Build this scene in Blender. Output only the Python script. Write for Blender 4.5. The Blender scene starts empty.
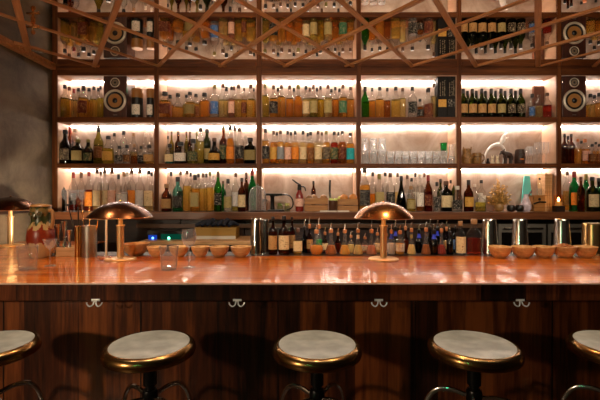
import bpy, bmesh, math, random
from mathutils import Vector
random.seed(7)
PI = math.pi
SC = bpy.context.scene
COL = SC.collection
F = 400.0            # focal length in pixels (24 mm on 36 mm at 600 px)
EYE = 1.32
HOR = 195.0          # horizon row in the picture

# ------------------------------------------------------------------ helpers
def lin(c):
    return tuple(((v / 255.0) / 12.92 if v / 255.0 <= 0.04045 else ((v / 255.0 + 0.055) / 1.055) ** 2.4) for v in c)
def wx(px, D): return (px - 300.0) / F * D
def wz(py, D): return EYE - (py - HOR) / F * D

def link(o, parent=None):
    COL.objects.link(o)
    if parent: o.parent = parent
    return o
def tag(o, label=None, cat=None, group=None, kind=None):
    if label: o['label'] = label
    if cat: o['category'] = cat
    if group: o['group'] = group
    if kind: o['kind'] = kind
    return o
def thing(name, label, cat, loc=(0, 0, 0), rz=0.0, group=None):
    o = bpy.data.objects.new(name, None)
    o.empty_display_size = 0.05
    o.location = loc; o.rotation_euler = (0, 0, rz)
    link(o)
    return tag(o, label, cat, group)
def obj(name, bm, mat, parent=None, smooth=True, loc=None, label=None):
    bmesh.ops.recalc_face_normals(bm, faces=bm.faces[:])
    for e_ in bm.edges:
        if len(e_.link_faces) == 2 and e_.calc_face_angle(0) > 0.7: e_.smooth = False
    if not smooth:
        for f_ in bm.faces: f_.smooth = False
    me = bpy.data.meshes.new(name)
    bm.to_mesh(me); bm.free()
    for m in (mat if isinstance(mat, (list, tuple)) else [mat]): me.materials.append(m)
    o = bpy.data.objects.new(name, me)
    link(o, parent)
    if loc: o.location = loc
    if label: o['label'] = label
    return o
def BM(): return bmesh.new()
def box(bm, x0, x1, y0, y1, z0, z1, bev=0.0, mi=0):
    old = set(bm.faces)
    vs = [bm.verts.new((x, y, z)) for z in (z0, z1) for y in (y0, y1) for x in (x0, x1)]
    fs = []
    for q in ((0, 1, 3, 2), (4, 5, 7, 6), (0, 1, 5, 4), (2, 3, 7, 6), (0, 2, 6, 4), (1, 3, 7, 5)):
        f = bm.faces.new([vs[i] for i in q]); f.material_index = mi; fs.append(f)
    if bev > 0:
        es = list({e for f in fs for e in f.edges})
        bmesh.ops.bevel(bm, geom=es, offset=bev, segments=2, affect='EDGES', profile=0.6)
    for f in bm.faces:
        if f not in old: f.smooth = False
    return vs
def ring(bm, r, z, seg, sq=0.0, cx=0, cy=0):
    out = []
    n = 2 + sq * 7
    for i in range(seg):
        a = 2 * PI * (i + 0.5) / seg
        c, s = math.cos(a), math.sin(a)
        k = 1.0 if sq <= 0 else (abs(c) ** n + abs(s) ** n) ** (-1.0 / n)
        out.append(bm.verts.new((cx + r * k * c, cy + r * k * s, z)))
    return out
def lathe(bm, prof, seg=20, cap0=True, cap1=True, cx=0, cy=0, mi=0):
    """prof: list of (r, z[, squareness])"""
    prev = None; first = None
    for p in prof:
        rg = ring(bm, max(p[0], 1e-4), p[1], seg, p[2] if len(p) > 2 else 0, cx, cy)
        if prev:
            for i in range(seg):
                f = bm.faces.new((prev[i], prev[(i + 1) % seg], rg[(i + 1) % seg], rg[i])); f.material_index = mi; f.smooth = True
        else: first = rg
        prev = rg
    if cap0: bm.faces.new(list(reversed(first))).material_index = mi
    if cap1: bm.faces.new(prev).material_index = mi
def spline(pts, n=6):
    pts = [Vector(p) for p in pts]
    if len(pts) < 3: return pts
    out = []
    for i in range(len(pts) - 1):
        p0 = pts[i - 1] if i else pts[0] * 2 - pts[1]
        p1, p2 = pts[i], pts[i + 1]
        p3 = pts[i + 2] if i + 2 < len(pts) else pts[-1] * 2 - pts[-2]
        for k in range(n):
            t = k / n
            out.append(0.5 * ((2 * p1) + (p2 - p0) * t + (2 * p0 - 5 * p1 + 4 * p2 - p3) * t * t + (3 * p1 - p0 - 3 * p2 + p3) * t ** 3))
    out.append(pts[-1])
    return out
def tube(bm, pts, r, seg=8, smooth=0, flat=1.0):
    """sweep; r a number or a list interpolated along; flat scales the second axis"""
    P = spline(pts, smooth) if smooth else [Vector(p) for p in pts]
    n = len(P)
    rs = [r] * n if not isinstance(r, (list, tuple)) else [
        (lambda u: r[int(u)] + (r[min(int(u) + 1, len(r) - 1)] - r[int(u)]) * (u - int(u)))(i / (n - 1) * (len(r) - 1)) for i in range(n)]
    prev = None; first = None; ref = None
    for i in range(n):
        t = (P[min(i + 1, n - 1)] - P[max(i - 1, 0)]).normalized()
        if ref is None:
            ref = Vector((0, 1, 0)) if abs(t.y) < 0.8 else Vector((1, 0, 0))
        u = (ref - t * ref.dot(t)).normalized(); v = t.cross(u); ref = u
        rg = [bm.verts.new(P[i] + u * (math.cos(2 * PI * k / seg) * rs[i]) + v * (math.sin(2 * PI * k / seg) * rs[i] * flat)) for k in range(seg)]
        if prev:
            for k in range(seg): bm.faces.new((prev[k], prev[(k + 1) % seg], rg[(k + 1) % seg], rg[k])).smooth = True
        else: first = rg
        prev = rg
    bm.faces.new(list(reversed(first))); bm.faces.new(prev)
def ball(bm, c, rx, ry=None, rz=None, u=14, v=9):
    ry = ry or rx; rz = rz or rx
    g = bmesh.ops.create_uvsphere(bm, u_segments=u, v_segments=v, radius=1.0)['verts']
    for f in {f for w in g for f in w.link_faces}: f.smooth = True
    for w in g: w.co = Vector((c[0] + w.co.x * rx, c[1] + w.co.y * ry, c[2] + w.co.z * rz))
def torus(bm, c, R, r, axis='y', seg=28, ts=8, zs=1.0):
    rows = []
    for i in range(seg):
        a = 2 * PI * i / seg
        row = []
        for k in range(ts):
            b = 2 * PI * k / ts
            q = R + r * math.cos(b); h = r * math.sin(b)
            x, y = q * math.cos(a), q * math.sin(a) * zs
            row.append(bm.verts.new((c[0] + x, c[1] + h, c[2] + y) if axis == 'y' else (c[0] + x, c[1] + y, c[2] + h)))
        rows.append(row)
    for i in range(seg):
        for k in range(ts):
            bm.faces.new((rows[i][k], rows[(i + 1) % seg][k], rows[(i + 1) % seg][(k + 1) % ts], rows[i][(k + 1) % ts])).smooth = True

# ------------------------------------------------------------------ materials
MC = {}
def newmat(name):
    m = bpy.data.materials.new(name); m.use_nodes = True
    nt = m.node_tree; nt.nodes.clear()
    return m, nt, nt.nodes.new('ShaderNodeOutputMaterial')
def N(nt, t, **kw):
    n = nt.nodes.new(t)
    for k, v in kw.items():
        if k in n.inputs: n.inputs[k].default_value = v
        else: setattr(n, k, v)
    return n
def rgba(c): return (*lin(c), 1.0)
def plain(name, c, rough=0.5, metal=0.0, coat=0.0, noise=0.0, nscale=30.0, bump=0.0):
    if name in MC: return MC[name]
    m, nt, out = newmat(name)
    b = N(nt, 'ShaderNodeBsdfPrincipled', Roughness=rough, Metallic=metal)
    b.inputs['Base Color'].default_value = rgba(c)
    b.inputs['Coat Weight'].default_value = coat
    if noise or bump:
        tc = N(nt, 'ShaderNodeTexCoord'); nz = N(nt, 'ShaderNodeTexNoise', Scale=nscale, Detail=4.0)
        nt.links.new(tc.outputs['Object'], nz.inputs['Vector'])
        if noise:
            r = N(nt, 'ShaderNodeValToRGB')
            r.color_ramp.elements[0].position = 0.3; r.color_ramp.elements[1].position = 0.7
            r.color_ramp.elements[0].color = rgba([v * (1 - noise) for v in c])
            r.color_ramp.elements[1].color = rgba([min(255, v * (1 + noise * 0.5)) for v in c])
            nt.links.new(nz.outputs['Fac'], r.inputs['Fac']); nt.links.new(r.outputs['Color'], b.inputs['Base Color'])
        if bump:
            bp = N(nt, 'ShaderNodeBump', Strength=bump, Distance=0.01)
            nt.links.new(nz.outputs['Fac'], bp.inputs['Height']); nt.links.new(bp.outputs['Normal'], b.inputs['Normal'])
    nt.links.new(b.outputs[0], out.inputs[0])
    MC[name] = m
    return m
def wood(name, dark, mid, light, axis='z', scale=6.0, rough=0.35, coat=0.0, coatr=0.05, plank=0.0, bump=0.05, spec=0.5):
    """long grain along axis; optional plank width varies tone board by board"""
    m, nt, out = newmat(name)
    L = nt.links.new
    tc = N(nt, 'ShaderNodeTexCoord'); mp = N(nt, 'ShaderNodeMapping')
    s = {'x': (0.06, 1, 1), 'y': (1, 0.06, 1), 'z': (1, 1, 0.06)}[axis]
    mp.inputs['Scale'].default_value = s
    L(tc.outputs['Object'], mp.inputs['Vector'])
    n1 = N(nt, 'ShaderNodeTexNoise', Scale=scale * 4, Detail=6.0, Roughness=0.65, Distortion=0.4)
    n2 = N(nt, 'ShaderNodeTexNoise', Scale=scale * 18, Detail=3.0)
    L(mp.outputs[0], n1.inputs['Vector']); L(mp.outputs[0], n2.inputs['Vector'])
    mx = N(nt, 'ShaderNodeMath', operation='MULTIPLY_ADD'); mx.inputs[1].default_value = 0.35
    L(n2.outputs['Fac'], mx.inputs[0]); L(n1.outputs['Fac'], mx.inputs[2])
    val = mx.outputs[0]
    if plank:
        sp = N(nt, 'ShaderNodeSeparateXYZ'); L(tc.outputs['Object'], sp.inputs[0])
        dv = N(nt, 'ShaderNodeMath', operation='DIVIDE'); dv.inputs[1].default_value = plank
        L(sp.outputs['Y' if axis == 'x' else 'X'], dv.inputs[0])
        fl = N(nt, 'ShaderNodeMath', operation='FLOOR'); L(dv.outputs[0], fl.inputs[0])
        wn = N(nt, 'ShaderNodeTexWhiteNoise', noise_dimensions='1D'); L(fl.outputs[0], wn.inputs['W'])
        ad = N(nt, 'ShaderNodeMath', operation='MULTIPLY_ADD'); ad.inputs[1].default_value = 0.45
        L(wn.outputs['Value'], ad.inputs[0]); L(val, ad.inputs[2])
        sb = N(nt, 'ShaderNodeMath', operation='SUBTRACT'); sb.inputs[1].default_value = 0.2
        L(ad.outputs[0], sb.inputs[0]); val = sb.outputs[0]
    r = N(nt, 'ShaderNodeValToRGB')
    e = r.color_ramp.elements
    e[0].position = 0.40; e[0].color = rgba(dark); e[1].position = 0.95; e[1].color = rgba(light)
    k = r.color_ramp.elements.new(0.66); k.color = rgba(mid)
    L(val, r.inputs['Fac'])
    b = N(nt, 'ShaderNodeBsdfPrincipled', Roughness=rough)
    b.inputs['Coat Weight'].default_value = coat; b.inputs['Coat Roughness'].default_value = coatr
    b.inputs['Specular IOR Level'].default_value = spec
    L(r.outputs['Color'], b.inputs['Base Color'])
    if bump:
        bp = N(nt, 'ShaderNodeBump', Strength=bump, Distance=0.004)
        L(mx.outputs[0], bp.inputs['Height']); L(bp.outputs['Normal'], b.inputs['Normal'])
        if coat: 
            b2 = N(nt, 'ShaderNodeBump', Strength=bump * 0.5, Distance=0.004)
            L(n1.outputs['Fac'], b2.inputs['Height']); L(b2.outputs['Normal'], b.inputs['Coat Normal'])
    L(b.outputs[0], out.inputs[0])
    return m
def glass(name, tint, edge=None, gloss=0.75, edge_gleam=0.0):
    """thin-walled glass: clear face on, darker and glossier towards the rim"""
    if name in MC: return MC[name]
    m, nt, out = newmat(name); L = nt.links.new
    lw = N(nt, 'ShaderNodeLayerWeight', Blend=0.5)
    pw = N(nt, 'ShaderNodeMath', operation='POWER'); pw.inputs[1].default_value = 3.0
    L(lw.outputs['Facing'], pw.inputs[0])
    mixc = N(nt, 'ShaderNodeMix', data_type='RGBA')
    mixc.inputs[6].default_value = (*tint, 1); mixc.inputs[7].default_value = (*(edge or [t * 0.45 for t in tint]), 1)
    L(pw.outputs[0], mixc.inputs[0])
    tr = N(nt, 'ShaderNodeBsdfTransparent'); L(mixc.outputs[2], tr.inputs[0])
    gl = N(nt, 'ShaderNodeBsdfAnisotropic', Roughness=0.04); gl.inputs[0].default_value = (0.9, 0.9, 0.9, 1)
    ma = N(nt, 'ShaderNodeMath', operation='MULTIPLY_ADD'); ma.inputs[1].default_value = gloss * 0.6; ma.inputs[2].default_value = 0.035
    L(pw.outputs[0], ma.inputs[0])
    mx = N(nt, 'ShaderNodeMixShader')
    L(ma.outputs[0], mx.inputs[0]); L(tr.outputs[0], mx.inputs[1]); L(gl.outputs[0], mx.inputs[2])
    last = mx
    if edge_gleam:  # diffuse white put in for light refracted at the glass edges
        tl = N(nt, 'ShaderNodeBsdfTranslucent'); tl.inputs[0].default_value = (.9, .9, .9, 1)
        df = N(nt, 'ShaderNodeBsdfDiffuse'); df.inputs[0].default_value = (.9, .9, .9, 1)
        m1 = N(nt, 'ShaderNodeMixShader', Fac=0.5); L(tl.outputs[0], m1.inputs[1]); L(df.outputs[0], m1.inputs[2])
        fa = N(nt, 'ShaderNodeMath', operation='MULTIPLY_ADD'); fa.inputs[1].default_value = edge_gleam * 1.6; fa.inputs[2].default_value = edge_gleam * .5
        L(pw.outputs[0], fa.inputs[0])
        m2 = N(nt, 'ShaderNodeMixShader'); L(fa.outputs[0], m2.inputs[0]); L(mx.outputs[0], m2.inputs[1]); L(m1.outputs[0], m2.inputs[2]); last = m2
    L(last.outputs[0], out.inputs[0])
    MC[name] = m
    return m
def liquid(name, c, dens=0.17):
    """coloured drink: refracts what is behind it, a little scattering"""
    if name in MC: return MC[name]
    m, nt, out = newmat(name); L = nt.links.new
    rf = N(nt, 'ShaderNodeBsdfRefraction', IOR=1.10, Roughness=0.05); rf.inputs[0].default_value = (*[v ** 0.5 for v in lin(c)], 1)
    tl = N(nt, 'ShaderNodeBsdfTranslucent'); tl.inputs[0].default_value = rgba(c)
    df = N(nt, 'ShaderNodeBsdfDiffuse'); df.inputs[0].default_value = rgba(c)
    m1 = N(nt, 'ShaderNodeMixShader', Fac=.4); L(tl.outputs[0], m1.inputs[1]); L(df.outputs[0], m1.inputs[2])
    mx = N(nt, 'ShaderNodeMixShader', Fac=dens)
    L(rf.outputs[0], mx.inputs[1]); L(m1.outputs[0], mx.inputs[2]); L(mx.outputs[0], out.inputs[0])
    MC[name] = m
    return m
def label_mat(name, c, ink, amount=0.5):
    """printed paper: lines of small print and a blotchy emblem"""
    if name in MC: return MC[name]
    m, nt, out = newmat(name); L = nt.links.new
    tc = N(nt, 'ShaderNodeTexCoord')
    mp = N(nt, 'ShaderNodeMapping'); mp.inputs['Scale'].default_value = (100, 100, 230)
    L(tc.outputs['Object'], mp.inputs[0])
    nz = N(nt, 'ShaderNodeTexNoise', Scale=1.0, Detail=1.5)
    L(mp.outputs[0], nz.inputs['Vector'])
    r = N(nt, 'ShaderNodeValToRGB')
    p = 0.65 - 0.11 * amount
    r.color_ramp.elements[0].position = p; r.color_ramp.elements[1].position = p + 0.05
    r.color_ramp.elements[0].color = rgba(c); r.color_ramp.elements[1].color = rgba(ink)
    L(nz.outputs['Fac'], r.inputs['Fac'])
    b = N(nt, 'ShaderNodeBsdfPrincipled', Roughness=0.55); L(r.outputs['Color'], b.inputs['Base Color'])
    b.inputs['Specular IOR Level'].default_value = 0.15
    L(b.outputs[0], out.inputs[0])
    MC[name] = m
    return m
def emit(name, c, s):
    if name in MC: return MC[name]
    m, nt, out = newmat(name)
    e = N(nt, 'ShaderNodeEmission', Strength=s); e.inputs[0].default_value = rgba(c)
    nt.links.new(e.outputs[0], out.inputs[0]); MC[name] = m
    return m

WSHELF = wood('shelf_wood', (44, 20, 9), (86, 46, 20), (124, 74, 36), 'x', 5, 0.5, spec=.15)
WUP = wood('upright_wood', (44, 20, 9), (86, 46, 20), (124, 74, 36), 'z', 5, 0.5, spec=.15)
WPANEL = wood('bar_panel_wood', (28, 12, 7), (84, 40, 19), (150, 80, 38), 'z', 5, 0.32, coat=0.2, plank=0.137)
WAPRON = wood('bar_apron_wood', (26, 11, 6), (58, 27, 13), (112, 56, 27), 'z', 6, 0.5, plank=0.21, spec=.12)
WTOP = wood('bar_top_wood', (112, 48, 4), (190, 92, 14), (236, 138, 38), 'x', 4, 0.3, coat=1.0, coatr=0.06, bump=0.0, spec=.1)
WSTRIP = wood('strip_wood', (124, 78, 44), (168, 112, 66), (204, 148, 96), 'x', 6, 0.4, coat=0.1)
WDARK = wood('dark_wood', (18, 9, 6), (34, 17, 10), (54, 28, 16), 'x', 6, 0.4, coat=0.2)
WBOWL = wood('bowl_wood', (150, 104, 60), (204, 156, 100), (232, 196, 140), 'x', 14, 0.45, coat=0.1)
WPALE = wood('pale_wood', (150, 104, 62), (190, 142, 92), (216, 174, 124), 'x', 10, 0.5)
WCRATE = wood('crate_wood', (104, 66, 28), (148, 98, 44), (178, 126, 66), 'x', 10, 0.5)
WSPK = wood('speaker_wood', (34, 14, 8), (58, 26, 16), (78, 38, 22), 'z', 8, 0.4, coat=0.2)
def varnish_ripple(m):
    """fine brush ripple across the varnish, running along the bar"""
    nt = m.node_tree; L = nt.links.new
    b = next(n for n in nt.nodes if n.type == 'BSDF_PRINCIPLED')
    tc = N(nt, 'ShaderNodeTexCoord'); mp = N(nt, 'ShaderNodeMapping'); mp.inputs['Scale'].default_value = (7, 130, 1)
    nz = N(nt, 'ShaderNodeTexNoise', Scale=1.0, Detail=1.0)
    L(tc.outputs['Object'], mp.inputs[0]); L(mp.outputs[0], nz.inputs['Vector'])
    bp = N(nt, 'ShaderNodeBump', Strength=1.0, Distance=0.0011)
    m2 = N(nt, 'ShaderNodeMapping'); m2.inputs['Scale'].default_value = (9, 1.6, 1); n2 = N(nt, 'ShaderNodeTexNoise', Scale=1.0, Detail=3.0)
    L(tc.outputs['Object'], m2.inputs[0]); L(m2.outputs[0], n2.inputs['Vector'])
    mr = N(nt, 'ShaderNodeMapRange'); mr.inputs[1].default_value = .42; mr.inputs[2].default_value = .62; mr.inputs[3].default_value = .05; mr.inputs[4].default_value = 1.0
    L(n2.outputs['Fac'], mr.inputs[0]); L(mr.outputs[0], bp.inputs['Strength'])
    L(nz.outputs['Fac'], bp.inputs['Height']); L(bp.outputs['Normal'], b.inputs['Coat Normal'])
varnish_ripple(WTOP)
BRASS = plain('brass', (206, 150, 84), 0.22, 1.0)
BRASSD = plain('dark_bronze', (96, 60, 36), 0.24, 1.0)
BRASSP = plain('pale_lamp_brass', (232, 196, 140), 0.3, 0.6)
STEEL = plain('steel', (200, 196, 190), 0.18, 1.0)
STEELR = plain('brushed_steel', (172, 164, 152), 0.4, 1.0)
SEAT = plain('seat_rim_metal', (156, 118, 70), 0.24, 1.0)
SEATT = plain('seat_top_metal', (176, 172, 160), 0.45, 0.3, noise=0.14, nscale=14)
SILVH = plain('hook_silver', (226, 222, 214), .3, .3)
CHROME = plain('chrome', (210, 206, 200), 0.15, 1.0)
BLACK = plain('black_plastic', (16, 14, 13), 0.35)
BLACKM = plain('black_metal', (26, 24, 23), 0.3, 0.6)
COPPER = plain('copper', (200, 128, 84), 0.25, 1.0)
CERAM = plain('cream_ceramic', (214, 196, 164), 0.3, noise=0.1)
CLEAR = glass('clear_glass', (0.93, 0.93, 0.92), (0.34, 0.33, 0.31), edge_gleam=.012)
BARG = glass('bar_glass', (0.97, 0.97, 0.97), (0.6, 0.59, 0.58), gloss=1.0, edge_gleam=.08)
STACKG = glass('gleaming_stack_glass', (0.95, 0.95, 0.95), (0.5, 0.49, 0.48), gloss=1.1, edge_gleam=.42)  # strong painted white, standing for light caught in the stacked glasses
CLEARG = glass('glassware', (0.95, 0.95, 0.95), (0.55, 0.54, 0.53), gloss=1.1, edge_gleam=.22)

# ------------------------------------------------------------------ camera
cam = bpy.data.cameras.new('camera'); cam.lens = 24; cam.sensor_width = 36; cam.clip_start = 0.05
cam.shift_y = (HOR - 200) / 600.0
co = bpy.data.objects.new('camera', cam); COL.objects.link(co)
co.location = (0, 0, EYE); co.rotation_euler = (PI / 2, 0, 0)
SC.camera = co

# ------------------------------------------------------------------ the room
DS = 3.97           # shelf fronts
DB = 4.215          # shelf backs
XL, XR, YB = -2.475, 4.3, -2.6
ZM = wz(67, DS)     # mirror height
def structure(name, bm, mat, smooth=False):
    return tag(obj(name, bm, mat, smooth=smooth), kind='structure')
m, nt, out = newmat('plaster_wall'); L = nt.links.new
tc = N(nt, 'ShaderNodeTexCoord'); n1 = N(nt, 'ShaderNodeTexNoise', Scale=2.4, Detail=9.0, Roughness=0.66, Distortion=0.35)
L(tc.outputs['Object'], n1.inputs['Vector'])
r = N(nt, 'ShaderNodeValToRGB'); r.color_ramp.elements[0].position = 0.32; r.color_ramp.elements[1].position = 0.72
r.color_ramp.elements[0].color = rgba((62, 50, 38)); r.color_ramp.elements[1].color = rgba((124, 108, 84))
L(n1.outputs['Fac'], r.inputs['Fac'])
b = N(nt, 'ShaderNodeBsdfPrincipled', Roughness=0.8); L(r.outputs['Color'], b.inputs['Base Color'])
bp = N(nt, 'ShaderNodeBump', Strength=0.35, Distance=0.02); L(n1.outputs['Fac'], bp.inputs['Height']); L(bp.outputs['Normal'], b.inputs['Normal'])
L(b.outputs[0], out.inputs[0]); PLASTER = m
DARKW = plain('dark_wall_paint', (52, 38, 30), 0.7, noise=0.15, nscale=4)
bm = BM(); box(bm, XL - 0.1, XL, YB, DB + 0.1, 0, 2.9); structure('wall_left', bm, PLASTER)
bm = BM(); box(bm, XR, XR + 0.1, YB, DB + 0.1, 0, 2.9); structure('wall_right', bm, DARKW)
bm = BM(); box(bm, XL - 0.1, XR + 0.1, DB + 0.035, DB + 0.135, 0, 2.9); structure('wall_back', bm, DARKW)
bm = BM(); box(bm, XL - 0.1, XR + 0.1, YB - 0.1, YB, 0, 2.9); structure('wall_front', bm, DARKW)
bm = BM(); box(bm, XL - 0.1, XR + 0.1, YB - 0.1, DB + 0.1, -0.1, 0); structure('floor', bm, wood('floor_wood', (30, 16, 10), (50, 28, 17), (74, 44, 26), 'x', 4, 0.4, plank=0.14))
bm = BM(); box(bm, XL - 0.1, XR + 0.1, YB - 0.1, DB + 0.135, 2.85, 2.95); structure('ceiling', bm, plain('ceiling_paint', (44, 34, 28), 0.8, noise=0.1, nscale=5))
# dado ledge on the left wall
bm = BM(); box(bm, XL, XL + 0.03, YB, 3.9, 1.16, 1.2, 0.004); structure('trim_1', bm, WDARK)

# mirrored canopy above the bar
MIR, nt, out = newmat('aged_mirror'); L = nt.links.new
g = N(nt, 'ShaderNodeBsdfPrincipled', Roughness=0.015, Metallic=1.0)
tc = N(nt, 'ShaderNodeTexCoord'); nz = N(nt, 'ShaderNodeTexNoise', Scale=5.0, Detail=6.0, Roughness=0.7); L(tc.outputs['Object'], nz.inputs['Vector'])
r = N(nt, 'ShaderNodeValToRGB'); r.color_ramp.elements[0].position = 0.3; r.color_ramp.elements[1].position = 0.55
r.color_ramp.elements[0].color = (0.76, 0.67, 0.58, 1); r.color_ramp.elements[1].color = (0.95, 0.89, 0.82, 1)
L(nz.outputs['Fac'], r.inputs['Fac']); L(r.outputs['Color'], g.inputs['Base Color']); L(g.outputs[0], out.inputs[0])
YM0, YM1 = 1.5, DS - 0.005
t = thing('mirrored_canopy', 'aged mirrored ceiling panel above the bar reflecting the bottle shelves', 'mirror', (0, 0, ZM))
bm = BM(); box(bm, XL + 0.01, 4.2, YM0, YM1, 0, 0.012); obj('mirror_panel', bm, MIR, t, smooth=False)
bm = BM(); box(bm, XL + 0.01, 4.2, YM0 - 0.03, YM1, 0.012, 0.24); obj('backing', bm, WDARK, t, smooth=False)
bm = BM(); box(bm, XL + 0.005, XL + 0.055, YM0, YM1, -0.03, 0, 0.004); obj('edge_moulding', bm, WSTRIP, t)

# wooden strips fixed across the mirror: (px at row 0 side, py) -> (px, py)
STR = [((15.6, 0), (30, 58), 0.056, 'broad wooden strip near the left wall, steepest left of the first bay', 0.062),
 ((0, 14), (160, 67), 0.036, 'long wooden strip carrying the brass cross fitting on mirrored ceiling', 0.040),
 ((46, 0), (226, 67), 0.036, 'wooden ceiling strip running from above left wall to second bay middle', 0.040),
 ((0, 38.5), (100, 67), 0.036, 'wooden ceiling strip ending just above the left loudspeaker, beside left wall', 0.040),
 ((119, 0), (95, 67), 0.046, 'steep wooden ceiling strip leaning right, landing above left loudspeaker', 0.05),
 ((221, 0), (159, 67), 0.044, 'wooden ceiling strip landing above the first divider, leaning right', 0.05),
 ((144, 0), (288, 67), 0.036, 'wooden ceiling strip landing above third bay from left, leaning left', 0.04),
 ((238, 0), (353, 67), 0.036, 'wooden ceiling strip landing left of the third divider, leaning left', 0.04),
 ((318, 0), (220, 67), 0.040, 'wooden ceiling strip landing above second bay middle, leaning right', 0.04),
 ((420, 0), (284, 67), 0.036, 'wooden ceiling strip landing above third bay from left, leaning right', 0.04),
 ((340, 0), (412, 67), 0.046, 'wooden ceiling strip landing above fourth bay middle, leaning left', 0.05),
 ((525, 0), (345, 67), 0.036, 'long shallow wooden ceiling strip landing beside third divider, leaning right', 0.04),
 ((436, 0), (474, 68), 0.046, 'steep wooden ceiling strip landing just right of the fourth divider', 0.05),
 ((626, 0), (410, 67), 0.036, 'long shallow wooden ceiling strip landing above fourth bay, leaning right', 0.04),
 ((720, 0), (474, 67), 0.036, 'long shallow wooden ceiling strip landing above fifth bay left, leaning right', 0.04),
 ((538, 0), (535, 68), 0.052, 'broad wooden ceiling strip running straight towards viewer above fifth bay', 0.05),
 ((800, 0), (536, 68), 0.036, 'shallow wooden ceiling strip landing above fifth bay right end', 0.04),
 ((672, 0), (590, 68), 0.046, 'wooden ceiling strip landing above the right loudspeaker, leaning right', 0.05)]
def ceil_pt(p):
    D = (ZM - EYE) * F / (HOR - p[1])
    return Vector((wx(p[0], D), min(D, DS - 0.02), 0))
for i, (a, c, w, lab, _) in enumerate(STR):
    A, B = ceil_pt(a), ceil_pt(c)
    d = (A - B)
    k = 1.0
    if A.y > YM0 + 0.02: k = (B.y - YM0 - 0.02) / (B.y - A.y)
    lim = []
    if d.x < 0: lim.append((XL + 0.09 - B.x) / d.x)
    if d.x > 0: lim.append((4.1 - B.x) / d.x)
    for l_ in lim: k = min(k, l_)
    E = B + d * k
    ln = (E - B).length; ang = math.atan2((E - B).y, (E - B).x)
    th = 0.006 + 0.0012 * (i % 5)
    w *= .84
    bm = BM(); box(bm, 0, ln, -w / 2, w / 2, -th, 0, 0.0015)
    o = obj('wooden_strip', bm, WSTRIP, loc=(B.x, B.y, ZM)); o.rotation_euler = (0, 0, ang)
    tag(o, lab, 'strip', 'wooden strips across the mirrored ceiling')
# brass cross fitting on the strip
Dq = (ZM - EYE - 0.05) * F / (HOR - 27)
t = thing('brass_fitting', 'small brass cross-shaped fitting hanging under ceiling strip at upper left', 'fitting', (wx(33, Dq), Dq, ZM - 0.05))
bm = BM(); tube(bm, [(0, 0, -0.045), (0, 0, 0.05)], 0.007); obj('stem', bm, BRASS, t)
bm = BM(); tube(bm, [(-0.045, 0, 0), (0.045, 0, 0)], 0.008); obj('crossbar', bm, BRASS, t)
for zz in (-0.038, 0.038):
    bm = BM(); torus(bm, (0, 0, zz), 0.013, 0.005, 'y', 16, 6); obj('loop', bm, BRASS, t)

# ------------------------------------------------------------------ shelving
UP = [(52, 57), (154, 158.5), (256.5, 261.5), (356.5, 361), (457, 461.5), (557, 561.5), (658, 663)]
ZTOP = [wz(75, DS), wz(122, DS), wz(167.5, DS)]      # underside above each row
ZSH = [wz(117, DS), wz(163.5, DS), wz(212, 3.80)]    # surface each row stands on
BACKP, nt, out = newmat('pale_back_panel'); L = nt.links.new
tc = N(nt, 'ShaderNodeTexCoord'); nz = N(nt, 'ShaderNodeTexNoise', Scale=3.5, Detail=7.0, Roughness=0.62, Distortion=0.8); L(tc.outputs['Object'], nz.inputs['Vector'])
r = N(nt, 'ShaderNodeValToRGB'); r.color_ramp.elements[0].position = 0.3; r.color_ramp.elements[1].position = 0.68
r.color_ramp.elements[0].color = rgba((134, 108, 90)); r.color_ramp.elements[1].color = rgba((196, 178, 164))
L(nz.outputs['Fac'], r.inputs['Fac']); b = N(nt, 'ShaderNodeBsdfPrincipled', Roughness=0.6); L(r.outputs['Color'], b.inputs['Base Color']); L(b.outputs[0], out.inputs[0])
LINER = plain('cell_liner', (196, 158, 128), 0.5, noise=0.06, nscale=8)
t = thing('back_bar_shelving', 'tall dark wood back bar shelving with six lit bays of bottles', 'shelving', (0, DS, 0))
x0, x1 = wx(52, DS), wx(663, DS)
for a, c in UP:
    bm = BM(); box(bm, wx(a, DS), wx(c, DS), 0, DB - DS, ZSH[2], ZM, 0.003); obj('upright', bm, WUP, t)
for i in range(6):
    xa, xb = wx(UP[i][1], DS), wx(UP[i + 1][0], DS)
    bm = BM(); box(bm, xa, xb, 0, DB - DS, ZTOP[0], ZM, 0.003); obj('top_rail', bm, WSHELF, t)
    for z0, z1 in ((ZTOP[1], ZSH[0]), (ZTOP[2], ZSH[1])):
        bm = BM(); box(bm, xa, xb, 0, DB - DS, z0, z1, 0.003); obj('shelf_board', bm, WSHELF, t)
    # pale lining: back and cheeks and soffit of each cell
    for rI in range(3):
        za, zb = ZSH[rI], ZTOP[rI]
        bm = BM(); box(bm, xa, xb, DB - DS - 0.002, DB - DS + 0.012, za, zb); obj('back_panel', bm, BACKP, t, smooth=False)
        for xs, xe in ((xa, xa + 0.004), (xb - 0.004, xb)):
            bm = BM(); box(bm, xs, xe, 0.012, DB - DS - 0.002, za, zb); obj('cheek_lining', bm, LINER, t, smooth=False)
        bm = BM(); box(bm, xa + 0.004, xb - 0.004, 0.012, DB - DS - 0.002, zb - 0.004, zb); obj('soffit_lining', bm, LINER, t, smooth=False)
LED = emit('led_warm_white', (255, 238, 224), 70.0)
BAYN = ['first bay', 'second bay', 'third bay', 'fourth bay', 'fifth bay', 'sixth bay']
ROWN = ['top', 'middle', 'bottom']
for rI in range(3):
    for i in range(6):
        xa, xb = wx(UP[i][1], DS) + 0.012, wx(UP[i + 1][0], DS) - 0.012
        bm = BM(); box(bm, xa, xb, DB - 0.022, DB - 0.006, ZTOP[rI] - 0.013, ZTOP[rI] - 0.004)
        tag(obj('led_strip', bm, LED, smooth=False), 'warm white light strip under the shelf top, %s row of the %s from left' % (ROWN[rI], BAYN[i]), 'light strip', 'light strips in the shelving')

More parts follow.
